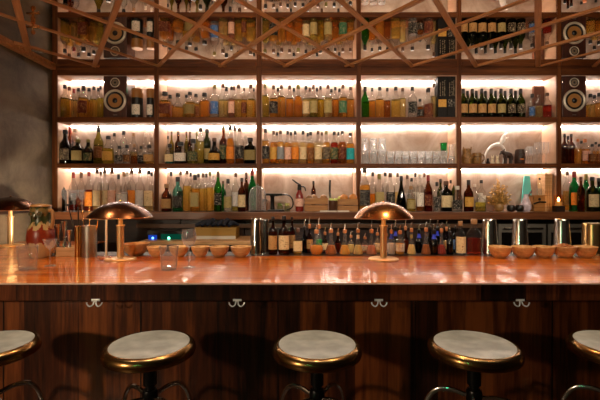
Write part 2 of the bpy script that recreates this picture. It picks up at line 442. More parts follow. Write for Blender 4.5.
# ------------------------------------------------------------------ bottles
def pal(): pass
LIQ = {  # drink colours (sRGB) and words
 'amber': ((252, 194, 88), 'amber'), 'gold': ((254, 218, 112), 'golden'), 'pale': ((253, 228, 160), 'straw'),
 'orange': ((250, 172, 62), 'orange'), 'damber': ((196, 118, 48), 'dark amber'), 'olive': ((226, 206, 96), 'olive'),
 'red': ((190, 56, 30), 'red'), 'dark': ((60, 30, 16), 'brown'), 'water': ((246, 242, 236), 'clear'),
 'teal': ((80, 196, 190), 'teal'), 'green': ((40, 160, 90), 'green'), 'yellow': ((240, 206, 70), 'yellow'), 'rose': ((236, 176, 150), 'pink'), '-': (None, 'clear')}
GL = {'c': (CLEAR, None), 'g': (glass('green_glass', (0.16, 0.52, 0.16), (0.03, 0.14, 0.04)), 'green'),
      'b': (glass('emerald_glass', (0.08, 0.56, 0.25), (0.01, 0.16, 0.06)), 'emerald'),
      'k': (glass('near_black_glass', (0.10, 0.11, 0.07), (0.01, 0.012, 0.01)), 'black'),
      'd': (glass('dark_green_glass', (0.22, 0.30, 0.08), (0.02, 0.035, 0.01)), 'dark green'),
      'n': (glass('brown_glass', (0.38, 0.17, 0.06), (0.06, 0.02, 0.008)), 'brown'),
      't': (glass('teal_glass', (0.42, 0.85, 0.84), (0.10, 0.4, 0.42)), 'teal'),
      'y': (glass('olive_glass', (0.62, 0.58, 0.22), (0.2, 0.17, 0.04)), 'olive')}
LAB = {'red': ((120, 36, 22), (214, 190, 150)), 'dred': ((84, 30, 20), (200, 150, 96)), 'olive': ((134, 116, 70), (60, 44, 24)), 'blue': ((66, 108, 170), (220, 226, 232)),
 'pink': ((224, 178, 156), (140, 90, 74)), 'black': ((28, 24, 22), (206, 196, 180)), 'white': ((226, 216, 202), (70, 56, 48)), 'cream': ((214, 190, 146), (104, 70, 40)),
 'tan': ((176, 134, 84), (70, 44, 22)), 'green': ((44, 96, 66), (206, 200, 160)), 'khaki': ((164, 146, 96), (92, 76, 44)), 'orange': ((222, 132, 48), (110, 50, 18)),
 'grey': ((136, 140, 142), (70, 72, 78)), 'teal': ((42, 160, 166), (18, 30, 34)), 'brown': ((108, 64, 32), (190, 150, 96)), 'gold': ((200, 152, 72), (96, 60, 20)), 'silver': ((200, 192, 186), (120, 112, 108)),
 'mottled': ((58, 46, 36), (196, 178, 144)), 'forest': ((40, 62, 40), (190, 160, 110))}
CAP = {'k': ((24, 18, 16), 'black'), 'n': ((84, 52, 30), 'brown'), 'r': ((126, 30, 22), 'red'), 'o': ((118, 108, 52), 'olive'), 'w': ((200, 190, 178), 'white'), 'g': ((176, 130, 66), 'gold'), 'c': ((150, 112, 76), 'cork'), 't': ((180, 104, 58), 'copper'), 'e': ((28, 88, 52), 'green')}
# shapes: (z fraction, r fraction[, squareness]); cap takes the top; label band; liquid follows the body
SH = {
 'std':  ([(0, .92), (.012, 1), (.58, 1), (.64, .93), (.70, .62), (.75, .38), (.80, .33), (.90, .33)], .89, (.14, .50), .40),
 'wine': ([(0, .92), (.012, 1), (.54, 1), (.62, .92), (.70, .62), (.77, .40), (.84, .36), (.92, .36)], .84, (.16, .46), .40),
 'sq':   ([(0, .9, .8), (.012, .97, .8), (.60, .97, .8), (.68, .86, .7), (.74, .48, .1), (.78, .36, 0), (.88, .36, 0)], .86, (.14, .52), .48),
 'dec':  ([(0, .9, .8), (.015, 1, .8), (.58, 1, .8), (.66, .8, .4), (.72, .42, 0), (.82, .38, 0), (.84, .46, 0)], .83, (.12, .48), .52),
 'rnd':  ([(0, .8), (.03, .96), (.22, 1.05), (.42, .98), (.55, .74), (.64, .42), (.70, .32), (.88, .32)], .86, (.14, .40), .42),
 'bell': ([(0, .95), (.01, 1), (.45, .96), (.58, .88), (.66, .62), (.73, .40), (.80, .36), (.90, .34)], .88, (.12, .44), .42),
 'tall': ([(0, .92), (.01, 1), (.66, 1), (.72, .9), (.77, .55), (.81, .42), (.92, .40)], .88, (.14, .44), .50),
 'cone': ([(0, .95), (.02, 1), (.18, 1), (.42, .74), (.66, .40), (.76, .28), (.90, .26)], .86, (.06, .17), .34),
 'short':([(0, .9), (.02, 1), (.52, 1), (.62, .92), (.70, .6), (.76, .36), (.90, .34)], .86, (.12, .46), .44),
}
def prof_r(p, z):
    for a, c in zip(p, p[1:]):
        if a[0] <= z <= c[0]:
            t_ = (z - a[0]) / max(1e-6, c[0] - a[0])
            return a[1] + (c[1] - a[1]) * t_, (a[2] if len(a) > 2 else 0) + ((c[2] if len(c) > 2 else 0) - (a[2] if len(a) > 2 else 0)) * t_
    return p[-1][1], 0
def make_bottle(loc, R, H, shape, g, lq, fill, lab, cap, text, group, name='liquor_bottle', cat='bottle', rz=None, band=None, seg=18):
    prof, capz, bz, capr = SH[shape]
    band = band or bz
    t = thing(name, text, cat, loc, rz if rz is not None else 0, group)
    bm = BM(); lathe(bm, [(p[1] * R, p[0] * H, p[2] if len(p) > 2 else 0) for p in prof], seg)
    obj('glass_body', bm, GL[g][0], t)
    if LIQ[lq][0]:
        ks = [p[0] for p in prof if 0.012 < p[0] < fill]
        zs = [0.016] + ks + [fill]
        bm = BM(); pr = []
        for z in zs:
            r_, s_ = prof_r(prof, z); pr.append((r_ * R * 0.93, z * H, s_))
        lathe(bm, pr, seg); obj('liquid', bm, liquid('drink_' + lq, LIQ[lq][0]), t)
    if lab != '-':
        c, ink = LAB[lab]
        bm = BM(); rows = []
        half = 1.15
        for z in (band[0], (band[0] + band[1]) / 2, band[1]):
            r_, s_ = prof_r(prof, z); row = []
            n = 2 + s_ * 7
            for layer in (0.0006, 0.0014):
                for k in range(11):
                    a = -PI / 2 - half + 2 * half * k / 10
                    cc, ss = math.cos(a), math.sin(a)
                    kk = 1.0 if s_ <= 0 else (abs(cc) ** n + abs(ss) ** n) ** (-1 / n)
                    q = r_ * R * kk + layer + (0.0008 if s_ > 0 else 0)
                    row.append(bm.verts.new((q * cc, q * ss, z * H)))
            rows.append(row)
        for i in range(2):
            for k in range(10):
                for off in (0, 11):
                    bm.faces.new((rows[i][off + k], rows[i][off + k + 1], rows[i + 1][off + k + 1], rows[i + 1][off + k]))
            for k in (0, 10): bm.faces.new((rows[i][k], rows[i + 1][k], rows[i + 1][11 + k], rows[i][11 + k]))
        for rr in (rows[0], rows[2]):
            for k in range(10): bm.faces.new((rr[k], rr[k + 1], rr[12 + k], rr[11 + k]))
        obj('paper_label', bm, label_mat('label_' + lab, c, ink, 0.75 if lab in ('mottled', 'forest') else 0.45), t)
    cr = max(capr * R, 0.0085)
    bm = BM(); lathe(bm, [(cr * .94, capz * H), (cr, capz * H + .002), (cr, H - .004), (cr * .9, H)], 14)
    obj('stopper' if cap in 'cnw' else 'cap', bm, plain('cap_' + CAP[cap][1], CAP[cap][0], 0.4), t)
    return t
ORD = ['first', 'second', 'third', 'fourth', 'fifth', 'sixth', 'seventh', 'eighth', 'ninth', 'tenth', 'eleventh', 'twelfth', 'thirteenth', 'fourteenth', 'fifteenth', 'sixteenth']
def look(g, lq, lab, cap):
    x = GL[g][1] or LIQ[lq][1]
    a = '%s-labelled ' % {'dred': 'maroon', 'forest': 'green'}.get(lab, lab) if lab != '-' else ''
    return '%s%s bottle with %s cap' % (a, x, CAP[cap][1]), '%s%s %s-capped bottle' % (a, x, CAP[cap][1])
def nwords(t): return len(t.replace('-', ' ').split())
def where(lk, tail, tail2):
    for t in (lk[0] + tail, lk[1] + tail, lk[1] + tail2):
        if nwords(t) <= 16: return t
    return t
# px  width  top  shape glass drink fill label cap row(f/r)
INV = {}
INV[0, 0] = '''65 11 85 std c olive .60 - k f;74 9.5 89 short c pale .62 - r f;83.5 10 86 sq c amber .62 dred k f;94 10.5 86.5 std c gold .60 - k f;100.5 6 86 std c olive .62 - k f
69.5 8 87 std c gold .62 - n r;78.5 8.5 88 std c amber .6 - k r;89 8.5 88 std c amber .6 - k r;98.3 7 88 std c gold .6 - k r'''
INV[0, 1] = '''165 12 92 sq c amber .66 dred k f;178 10.5 93.5 rnd c amber .45 - k f;190 10.5 92 std c amber .6 olive k f;204.6 10.5 93 sq c orange .68 - k f;214.5 8.5 85 std c water .5 blue o f;223 9.5 84 std c pale .52 - n f;231.5 6.5 86.5 std c rose .6 pink k f;238.5 9 84.5 std c gold .55 - n f;244 5.5 88 std c amber .6 dred n f;250.8 9.5 84.5 std c gold .56 - n f
170 8 95 short c orange .6 - k r;186.5 8 95 std c olive .6 - k r;196 9 94 std c amber .62 brown k r;226.5 7 87 tall c pale .6 - k r;234 7 86.5 std c pale .6 - n r;254 5 88 std c gold .6 - k r'''
INV[0, 2] = '''265 8.5 84.5 std c olive .66 - o f;273.5 8.5 85.5 std c amber .6 black n f;281.6 8.5 85 std c amber .64 - n f;289.7 8 85.5 std c orange .6 - n f;298.3 9 85 bell c orange .66 - o f;306 8 86 std c pale .6 cream k f;313.5 8 85 std c olive .58 khaki n f;320.5 7.5 86 std c yellow .58 - k f;328 8.5 85 std c pale .6 khaki n f;335.2 7 87 std c orange .6 - k f;342.9 8.5 85 std c amber .62 green n f;350.5 8 87 std c amber .6 - n f
278 7 88 std c gold .6 - k r;294 7 88 std c amber .6 - k r;309.8 7 88 std c gold .6 - n r;317 7 88 std c amber .6 - k r;331.3 7 89 std c amber .6 - k r;339.4 7 88.5 std c gold .6 - k r'''
INV[0, 3] = '''365 8.5 87 wine g olive .5 - k f;372 7 88 std c orange .58 - k f;379.8 9 87 std c amber .60 - k f;387.3 7 88 std c damber .58 - k f;395.8 9.5 87 std c gold .58 - k f;402.7 6.5 88 tall c pale .66 - n f;412.4 9.5 87 std c water .5 black k f;420 7 99 short c damber .6 black k f;428.2 9.5 88 short c rose .4 dred k f;433.8 5.6 83 tall c pale .62 - n f'''
INV[0, 4] = '''463.3 8.5 89 wine d - 0 tan k f;472.3 8.8 89 wine d - 0 tan k f;481.7 8.8 89 wine d - 0 tan k f;491.2 8.8 89 wine d - 0 tan k f;501 8.8 89 wine d - 0 khaki k f;511 8.8 89 wine d - 0 mottled k f;520.6 8.8 89 wine d - 0 mottled k f;532.3 8.5 94 short c water .5 blue k f;539 7 95 std c pale .5 - n f;547 9 93 bell c red .5 - n f
467.6 7.5 91 wine d - 0 - k r;476.2 7.5 91 wine d - 0 - k r;485.4 7.5 91 wine d - 0 - k r;495.4 7.5 91 wine d - 0 - k r;505 7.5 91 wine d - 0 - k r;515.4 7.5 91 wine d - 0 - k r;552.5 6 94 std c amber .5 - n r'''
INV[0, 5] = '''590.5 8 94 short c gold .55 - k f;599 8 93 short c amber .6 - k f;608 8 94 short c amber .5 - k f
594.5 7 95 short c gold .6 - k r;604 8 92 std c amber .6 - k r'''
INV[1, 0] = '''65.3 11.5 130 bell k damber .5 mottled k f;78 10 139 sq k - 0 khaki o f;88.3 9.5 139.5 bell k - 0 forest o f;98.6 9.5 126 wine y olive .5 brown k f;108.3 11.5 136 bell c yellow .56 gold k f;119.5 7 146 dec c water .45 black k f;127 7 145 dec c water .5 brown k f;134 7 144 dec c damber .4 - c f;141 7 146 dec c dark .45 black k f;149.2 9 145 dec c amber .35 tan k f
70 7.5 127 wine n red .55 - r r;75.2 7.5 128 tall c water .6 - w r;114.3 7 133 std c water .4 - k r;123.6 7 131 tall c water .5 - k r;133.6 8 133 std c pale .4 - c r;145.5 7.5 133 std c water .5 - w r;151.3 6.5 134 std c water .4 - w r'''
INV[1, 1] = '''169.7 11.5 144 dec c teal .5 cream k f;180.8 11.5 142 dec c dark .22 white k f;193.3 11 139 dec c olive .5 forest k f;200.6 7.5 127.5 tall c olive .62 - k f;207 7.8 129 tall d - 0 khaki k f;214.4 12 138 rnd k dark .5 gold n f;223.4 8.5 126 std n - 0 forest o f;230.3 8.5 125.5 bell c orange .66 orange k f;239.6 9 127.5 std c damber .42 black n f;250.2 12 138 sq k - 0 olive k f
168 7 136 std c water .5 - k r;171.6 6.5 131.5 std y - 0 - n r;178.2 7 131.5 std n damber .5 - n r;186.5 7 131.5 std y - 0 - n r;190 7 131.5 std n - 0 - n r;197 6 132 std y - 0 - o r;234.8 6 126 tall c water .6 white n r;245.5 8 136 std c water .5 white w r'''
INV[1, 2] = '''265.5 8.5 129 std c amber .66 black k f;273.7 8 131 std c orange .66 gold n f;280.6 7.6 130.5 std c amber .66 grey n f;287.7 7.6 131 std c amber .66 pink k f;295.2 7.8 131 std c amber .66 orange k f;303 7.8 131 std c pale .66 cream k f;310.6 7.6 132 std c amber .66 brown k f;318 8 131 std c pale .66 cream n f;326.2 8 131 std c amber .66 mottled o f;334.2 8 131.5 std c red .66 forest k f;342.2 8 131 std c damber .66 dred k f;350.3 8.5 133 std c amber .66 teal k f
277 6.5 132 std c gold .6 - k r;291 6.5 132 std c amber .6 - k r;307.8 6.5 133 std c amber .6 - k r;322 6.5 132 std c gold .6 - n r;338.5 6.5 132 std c amber .6 - k r'''
INV[1, 5] = '''564.6 6.5 134 std n damber .6 - k f;571.3 7 134 std n damber .6 - k f;577.9 6.5 139 std c amber .6 - t f;585 7.5 139 sq c orange .6 pink t f;592.2 7 144 short c damber .5 brown k f;599.4 7 144 short c damber .5 brown k f;607 7 143 short c damber .5 - k f
568 6 136 std n damber .6 - k r;581.4 6 141 std c amber .6 - k r;595.8 6 142 std c amber .6 - k r'''
INV[2, 0] = '''62 8.5 179 wine k - 0 - k r;73.5 8.5 172 wine c red .5 black r r;81.4 7.6 172 wine c damber .5 dred n r;89 8 172 std c red .55 orange r f;97.2 8.2 169 std c pale .5 cream n f;104.8 7.6 169 std c pale .5 cream n f;112 7.8 169 std c rose .5 pink n f;118.4 6.5 174 short c water .5 white k f;124 7.8 172 bell c water .5 silver c f;131.6 8.2 169 std c amber .5 orange n f;139.8 8.2 169 std c water .5 silver n f;148.8 9 170 std c pale .5 cream k f
151.8 6 172 std c water .5 - k r;100.8 6.5 171 std c pale .5 - n r;127.5 7 172 std c water .5 - w r'''
INV[2, 1] = '''166.6 10.5 184 short n damber .5 tan c f;177.8 10.5 177 short t green .35 black k f;187 8.5 170 std c gold .62 - n f;195 8.5 175 sq c amber .62 khaki k f;203 8 173.5 std c gold .6 - n f;209.8 7 171.5 std c gold .6 - o f;218 8 171 wine g - 0 black n f;228 8.2 179 short c water .5 khaki k f;235.8 7.6 173 std c olive .4 silver n f;241.8 8 178 std n damber .5 cream k f
171.2 7 172 std c water .5 - k r;180.6 7 171 std c rose .5 - n r;190.6 6.5 172.5 std c gold .6 - k r;198.4 7 173.5 std c gold .6 - k r;206.4 6.5 173.5 std c gold .6 - k r;213.6 6.5 176 std c gold .6 - w r;223 6.5 181 std b - 0 - n r;246.2 7 172 wine n - 0 - n r;252.2 8.5 168 wine b - 0 - r r'''
INV[2, 3] = '''364.6 11 166 std c amber .62 black k f;372.8 7.2 172 std c orange .45 - k f;379.4 8.5 174 sq c olive .5 khaki o f;390.3 9.5 173 std c water .45 black n f;401.2 11 176 cone k - 0 - k f;411 9 186 short c yellow .5 khaki c f;420 7.5 174 std c damber .4 white w f;428.2 8.5 175 wine n red .55 dred r f;437 7.6 182 short c water .5 black k f;446 11 181 sq k - 0 cream n f;457 10.5 186 short c water .4 black w f
385.2 7 172 std c water .5 - k r;397.6 7 173 std c pale .5 - n r;407.4 7 175 std c water .5 silver n r;411.6 7 178 std c water .5 - k r;415.4 6.5 173 std c water .5 white k r;424.3 6.5 173 std c water .5 - n r;440.4 7 179 std d - 0 - k r;451 7 180 std c water .5 - k r;455.2 7 176 wine d - 0 - k r'''
INV[2, 4] = '''468.6 9.5 180 wine n damber .6 gold k f;480.4 10.5 193 short c olive .5 - w f
474.6 8 184 std c water .5 - w r;481.3 8 180 std c water .5 white k r'''
INV[2, 5] = '''574.2 9.5 171 wine b - 0 orange r f;581 7 177 std n damber .5 - n f;592.3 11 177 std d - 0 cream k f;603 9 176 wine b - 0 cream r f
567.2 8 171 std c amber .5 tan n r;586 9 174 wine b - 0 - o r;598.6 8 178 std k - 0 - k r;609 8 176 std c amber .5 - k r'''
def parse(tab):
    out = []
    for ln in tab.replace('\n', ';').split(';'):
        p = ln.split()
        if p: out.append((float(p[0]), float(p[1]), float(p[2]), p[3], p[4], p[5], float(p[6]), p[7], p[8], p[9]))
    return out
for (rI, bI), tab in INV.items():
    L_ = sorted(parse(tab))
    cnt = {'f': 0, 'r': 0}
    P_ = []
    for px, w, top, shp, g, lq, fill, lab, cap, fr in L_:
        D = (4.03 if rI < 2 else 3.90) if fr == 'f' else (4.14 if rI < 2 else 4.08)
        P_.append([px, w * D / F / 2 * 0.98, D, 1.13 if shp in ('sq', 'dec') else 1.03])
    for it in range(400):                       # stand them clear of each other, moving in depth only
        for i in range(len(P_)):
            for j in range(i + 1, len(P_)):
                A_, B_ = P_[i], P_[j]
                dx = wx(A_[0], A_[2]) - wx(B_[0], B_[2]); need = A_[1] * A_[3] + B_[1] * B_[3]
                dy = A_[2] - B_[2]
                if dx * dx + dy * dy < need * need:
                    gap = math.sqrt(max(0, need * need - dx * dx)) - abs(dy)
                    sg = 1 if (dy > 0 or (dy == 0 and i % 2)) else -1
                    A_[2] += sg * gap * .3; B_[2] -= sg * gap * .3
        for q in P_:
            q[2] = min(max(q[2], (DS if rI < 2 else 3.81) + .008 + q[1]), DB - .028 - q[1])
    for it in range(8):                         # whatever still touches gets a little slimmer
        for i in range(len(P_)):
            for j in range(i + 1, len(P_)):
                A_, B_ = P_[i], P_[j]
                dd = math.hypot(wx(A_[0], A_[2]) - wx(B_[0], B_[2]), A_[2] - B_[2]); need = A_[1] * A_[3] + B_[1] * B_[3]
                if dd < need:
                    f_ = max(.7, dd / need); A_[1] *= f_; B_[1] *= f_
    for (px, w, top, shp, g, lq, fill, lab, cap, fr), (_, R, D, _) in zip(L_, P_):
        z = ZSH[rI]
        H = wz(top, D) - z
        H = min(H, ZTOP[rI] - z - .012)
        text = where(look(g, lq, lab, cap), ', %s in %s row, %s shelf, %s from left' % (ORD[cnt[fr]], 'front' if fr == 'f' else 'rear', ROWN[rI], BAYN[bI]),
                     ', %s in %s row, %s shelf, %s' % (ORD[cnt[fr]], 'front' if fr == 'f' else 'rear', ROWN[rI], BAYN[bI]))
        cnt[fr] += 1
        make_bottle((wx(px, D), D, z), R, H, shp, g, lq, fill, lab, cap, text, 'bottles on the %s shelf of the %s' % (ROWN[rI], BAYN[bI]),
                    name='wine_bottle' if shp == 'wine' else ('decanter' if shp == 'dec' else 'liquor_bottle'))

# ------------------------------------------------------------------ other things on the shelves
SILV = plain('silver_ring_paint', (196, 186, 168), .35, .2)
def speaker(x0, x1, label):
    D0 = DS - 0.004
    xa, xb = wx(x0, D0), wx(x1, D0); h = ZTOP[0] - ZSH[0] - 0.012; w = xb - xa
    t = thing('loudspeaker', label, 'speaker', ((xa + xb) / 2, D0, ZSH[0]), 0, 'loudspeakers on the top shelf')
    bm = BM(); box(bm, -w / 2, w / 2, 0, 0.2, 0, h, 0.004); obj('cabinet', bm, WSPK, t)
    k = D0 / F
    zw, zt = h - (99.5 - 75) * k, h - (81.5 - 75) * k
    for nm, zc, R, mat in (('woofer', zw, 11.2 * k, SILV), ('tweeter', zt, 4.8 * k, SILV)):
        bm = BM(); torus(bm, (0, -0.002, zc), R * .89, R * .12, 'y', 36, 8); rim = obj(nm + '_ring', bm, mat, t)
        bm = BM()
        lathe(bm, [(R * .80, 0.0), (R * .80, .004), (R * .70, .006), (R * .62, .002)], 32, True, False)
        o = obj('surround', bm, BLACK, rim); o.location = (0, -0.001, zc); o.rotation_euler = (PI / 2, 0, 0)
        bm = BM(); lathe(bm, [(R * .62, .004), (R * .3, -.001 + .004), (R * .24, .0035)], 32, False, True)
        o = obj('cone', bm, plain('speaker_cone', (150, 104, 50), 0.5) if nm == 'woofer' else plain('tweeter_dome', (120, 104, 86), 0.4), rim); o.location = (0, -0.001, zc); o.rotation_euler = (PI / 2, 0, 0)
        bm = BM(); ball(bm, (0, -0.003, zc), R * .24, R * .12, R * .24); obj('dust_cap', bm, BLACK, rim)
    bm = BM(); box(bm, -0.02, 0.02, -0.002, 0, 0.018, 0.022); obj('badge', bm, STEELR, t)
speaker(103.5, 126.8, 'wooden bookshelf loudspeaker on the top shelf of the first bay, far left')
speaker(562.2, 586, 'wooden bookshelf loudspeaker on the top shelf of the sixth bay, far right')
def canister(x0, x1, top, lid, label):
    D0 = DS + 0.05; R = (wx(x1, D0) - wx(x0, D0)) / 2; H = wz(top, D0) - ZSH[0]
    t = thing('bottle_canister', label, 'canister', (wx((x0 + x1) / 2, D0), D0 + 0.02, ZSH[0]), 0, 'canisters beside the left loudspeaker')
    bm = BM(); lathe(bm, [(R, 0), (R, H * .69)], 24); obj('tube', bm, BLACK, t)
    bm = BM(); lathe(bm, [(R * 1.01, H * .69), (R * 1.01, H * .98), (R * .97, H)], 24); obj('lid', bm, plain('gold_card', (150, 104, 50), 0.4), t)
    bm = BM()
    vs = []
    for z in (H * .1, H * .45):
        vs.append([bm.verts.new(((R + .001) * math.cos(a), (R + .001) * math.sin(a), z)) for a in [-PI / 2 - .8 + .2 * k for k in range(9)]])
    for k in range(8): bm.faces.new((vs[0][k], vs[0][k + 1], vs[1][k + 1], vs[1][k]))
    obj('paper_label', bm, label_mat('label_white', *LAB['white']), t)
canister(131, 142, 89, 0, 'black bottle canister with gold lid, just right of the left loudspeaker')
canister(146, 153.8, 89, 0, 'black bottle canister with gold lid, against the first divider')
def giftbox(x0, x1, top, mats, label, rI=0, dep=0.1, D0=DS + 0.03, name='gift_box', panel=True):
    xa, xb = wx(x0, D0), wx(x1, D0); H = wz(top, D0) - ZSH[rI]; w = xb - xa
    t = thing(name, label, 'box', ((xa + xb) / 2, D0, ZSH[rI]))
    bm = BM(); box(bm, -w / 2, w / 2, 0, dep, 0, H, 0.002); obj('carton', bm, mats[0], t)
    if panel:
        bm = BM(); box(bm, -w / 2 * .86, w / 2 * .86, -0.002, 0, H * .26, H * .44); obj('paper_label', bm, mats[1], t)
        for k in (-.45, .1, .5):
            bm = BM(); box(bm, w / 2 * k - .004, w / 2 * k + .004, -0.0015, 0, H * .52, H * (.88 + .05 * k)); obj('printed_stripe', bm, label_mat('script', (30, 24, 20), (196, 180, 150), 1.0), t)
    return t
BOXK = label_mat('black_carton', (18, 14, 12), (44, 36, 30), 0.3)
giftbox(437.8, 447, 76.5, (BOXK, label_mat('label_gold', *LAB['gold'])), 'tall black gift box with gold label, beside pale bottle in fourth bay')
giftbox(447.3, 456, 76.5, (BOXK, label_mat('label_black', *LAB['black'])), 'tall black gift box with black label, against the fourth divider')
giftbox(534, 548.5, 86, (plain('brown_carton', (92, 48, 24), 0.55, noise=0.1),) * 2, 'plain brown carton standing behind bottles on fifth bay top shelf', dep=0.035, D0=DS + 0.2, panel=False)

def glassware(name, prof, loc, label, cat='glass', group=None, mat=CLEARG, seg=20, rz=0, parts=None, fill=None):
    """open glass; prof is outer wall from base to rim"""
    t = thing(name, label, cat, loc, rz, group)
    bm = BM(); lathe(bm, prof, seg, True, False)
    obj('bowl' if parts else 'glass_body', bm, mat, t)
    if parts:
        for nm, pr in parts:
            bm = BM(); lathe(bm, pr, seg); obj(nm, bm, mat, t)
    if fill:
        bm = BM(); lathe(bm, fill[0], seg); obj('liquid', bm, fill[1], t)
    return t
def stem_glass(px, D, z, R, H, label, group, kind='wine', name='wine_glass'):
    sh = {'wine': .52, 'flute': .40, 'coupe': .62}[kind]
    zb = H * sh
    if kind == 'wine': pr = [(R * .10, zb), (R * .62, zb + (H - zb) * .16), (R * .96, zb + (H - zb) * .45), (R * .98, zb + (H - zb) * .62), (R * .80, H)]
    elif kind == 'flute': pr = [(R * .10, zb), (R * .7, zb + (H - zb) * .2), (R * .98, zb + (H - zb) * .55), (R * .86, H)]
    else: pr = [(R * .10, zb), (R * .6, zb + (H - zb) * .3), (R, H)]
    return glassware(name, pr, (wx(px, D), D, z), label, 'glass', group, parts=[
        ('stem', [(R * .12, H * .04), (.0035, H * .10), (.0035, zb * .85), (R * .12, zb + .0005)]),
        ('foot', [(R * .78, 0), (R * .80, .002), (R * .3, .006), (R * .12, H * .04)])])

# glasses on the middle shelf of the fourth bay
z1 = ZSH[1]
def tumbler(px, D, z, w, h, label, group, tint=STACKG, taper=.88, inverted=False, cut=True, name='tumbler'):
    R = w / 2
    k0, k1 = (taper, 1) if not inverted else (1, taper)
    t = thing(name, label, 'glass', (wx(px, D), D, z), 0, group)
    bm = BM()
    prof = [(R * k0 * .94, 0), (R * k0, .003), (R * (k0 * .5 + k1 * .5), h * .5), (R * k1, h)]
    lathe(bm, prof, 20, not inverted, inverted); obj('glass_body', bm, tint, t)
    bm = BM()
    if not inverted: lathe(bm, [(R * k0 * .86, .0035), (R * k0 * .9, h * .13)], 20)
    else: lathe(bm, [(R * k1 * .9, h * .90), (R * k1 * .86, h - .003)], 20)
    obj('thick_base', bm, tint, t)
    bm = BM(); torus(bm, (0, 0, .002 if inverted else h), R * (1 if inverted else k1) * .985, .002, 'z', 20, 6); obj('rim', bm, tint, t)
    return t
GREENG = glass('green_tumbler_glass', (0.12, 0.62, 0.28), (0.02, 0.2, 0.08))
k = 4.03 / F
for tier in range(2):
    for dpt in range(2):
        for i in range(3):
            tumbler(364.8 + 8.6 * i, 4.03 + dpt * .1, z1 + tier * .128, 8.2 * k, .126,
                    'tall upturned tumbler, %s of three, %s tier %s row, left end of fourth bay' % (['left', 'middle', 'right'][i], ['lower', 'upper'][tier], ['front', 'rear'][dpt]),
                    'stacked tumblers in the fourth bay', inverted=True, taper=.86, name='tall_tumbler')
for tier in range(2):
    for dpt in range(2):
        for i in range(9):
            if tier == 1 and i == 8: continue
            px = 390.6 + 7.6 * i
            tumbler(px, 4.03 + dpt * .09, z1 + tier * .064, 7.2 * k, .062,
                    'low rocks glass, %s from the tall tumblers, %s tier %s row, fourth bay' % (ORD[i], ['lower', 'upper'][tier], ['front', 'rear'][dpt]),
                    'stacked rocks glasses in the fourth bay', inverted=(tier == 0), taper=.84, name='rocks_glass')
tumbler(443.6, 4.03, z1 + .130, 6.6 * k, .08, 'green glass tumbler on top of stacked rocks glasses in fourth bay', None, tint=GREENG, name='green_tumbler')
tumbler(452.5, 4.04, z1 + .064, 7.4 * k, .13, 'tall clear tumbler standing right of the green tumbler in fourth bay', None, name='tall_tumbler')

# fifth bay middle shelf: mugs, figurines, flutes
def sx(px, D=4.05): return wx(px, D)
D = 4.05; k = D / F
TAN = plain('tan_ceramic', (132, 94, 46), 0.5, noise=0.3, nscale=60)
t = thing('animal_mug', 'tan ceramic mug shaped like a sitting animal at left of fifth bay', 'mug', (sx(466.8), D, z1))
bm = BM(); lathe(bm, [(4.6 * k, 0), (5.2 * k, .02), (5.3 * k, .06), (4.3 * k, .1), (3.9 * k, .115), (4.3 * k, .14), (3.6 * k, .155), (3.2 * k, .15)], 20)
for s in (-1, 1):
    tube(bm, [(s * .036, -.01, .145), (s * .040, -.012, .175)], [.012, .004], 8)
    tube(bm, [(s * .045, -.02, .085), (s * .03, -.05, .06), (s * .012, -.055, .055)], [.012, .011, .008], 8, 3)
ball(bm, (0, -.04, .128), .016, .012, .01)
obj('body', bm, TAN, t)
bm = BM()
for s in (-1, 1): ball(bm, (s * .016, -.041, .142), .005, .004, .005, 8, 6)
obj('eyes', bm, BLACK, t)
def barrel_mug(px, w, top, mat, label, hx=1):
    R = w / 2 * k; H = wz(top, D) - z1
    t = thing('mug', label, 'mug', (sx(px), D, z1))
    bm = BM(); lathe(bm, [(R * .8, 0), (R * .96, .01), (R * 1.04, H * .5), (R * .94, H), (R * .84, H), (R * .84, H * .8)], 20); obj('body', bm, mat, t)
    bm = BM(); tube(bm, [(hx * R * .95, 0, H * .85), (hx * R * 1.55, 0, H * .78), (hx * R * 1.6, 0, H * .4), (hx * R * 1.0, 0, H * .22)], .007, 8, 5); obj('handle', bm, mat, t)
    bm = BM(); torus(bm, (0, 0, H * .62), R * 1.0, .006, 'z', 24, 6); obj('raised_band', bm, plain('brown_glaze', (84, 54, 28), 0.3), t)
barrel_mug(476.8, 9, 153, TAN, 'round tan barrel mug with handle beside the animal mug')
t = thing('black_figurine', 'tiny black standing figurine between round mug and white glass bird', 'figurine', (sx(487), D - .02, z1))
bm = BM(); lathe(bm, [(.016, 0), (.02, .01), (.012, .03), (.01, .04)], 12); ball(bm, (0, 0, .048), .011); obj('body', bm, BLACK, t)
for q, px in enumerate((491.5, 496.5)):
    t = thing('white_figurine', 'tiny white eared figurine, %s of two under the glass bird loop' % ('left', 'right')[q], 'figurine', (sx(px), D - .02, z1), 0, 'white figurines')
    bm = BM(); lathe(bm, [(.016, 0), (.02, .012), (.013, .04), (.012, .05)], 12); ball(bm, (0, 0, .06), .014)
    for s in (-1, 1): tube(bm, [(s * .008, 0, .068), (s * .014, 0, .092)], [.005, .002], 6)
    obj('body', bm, CERAM, t)
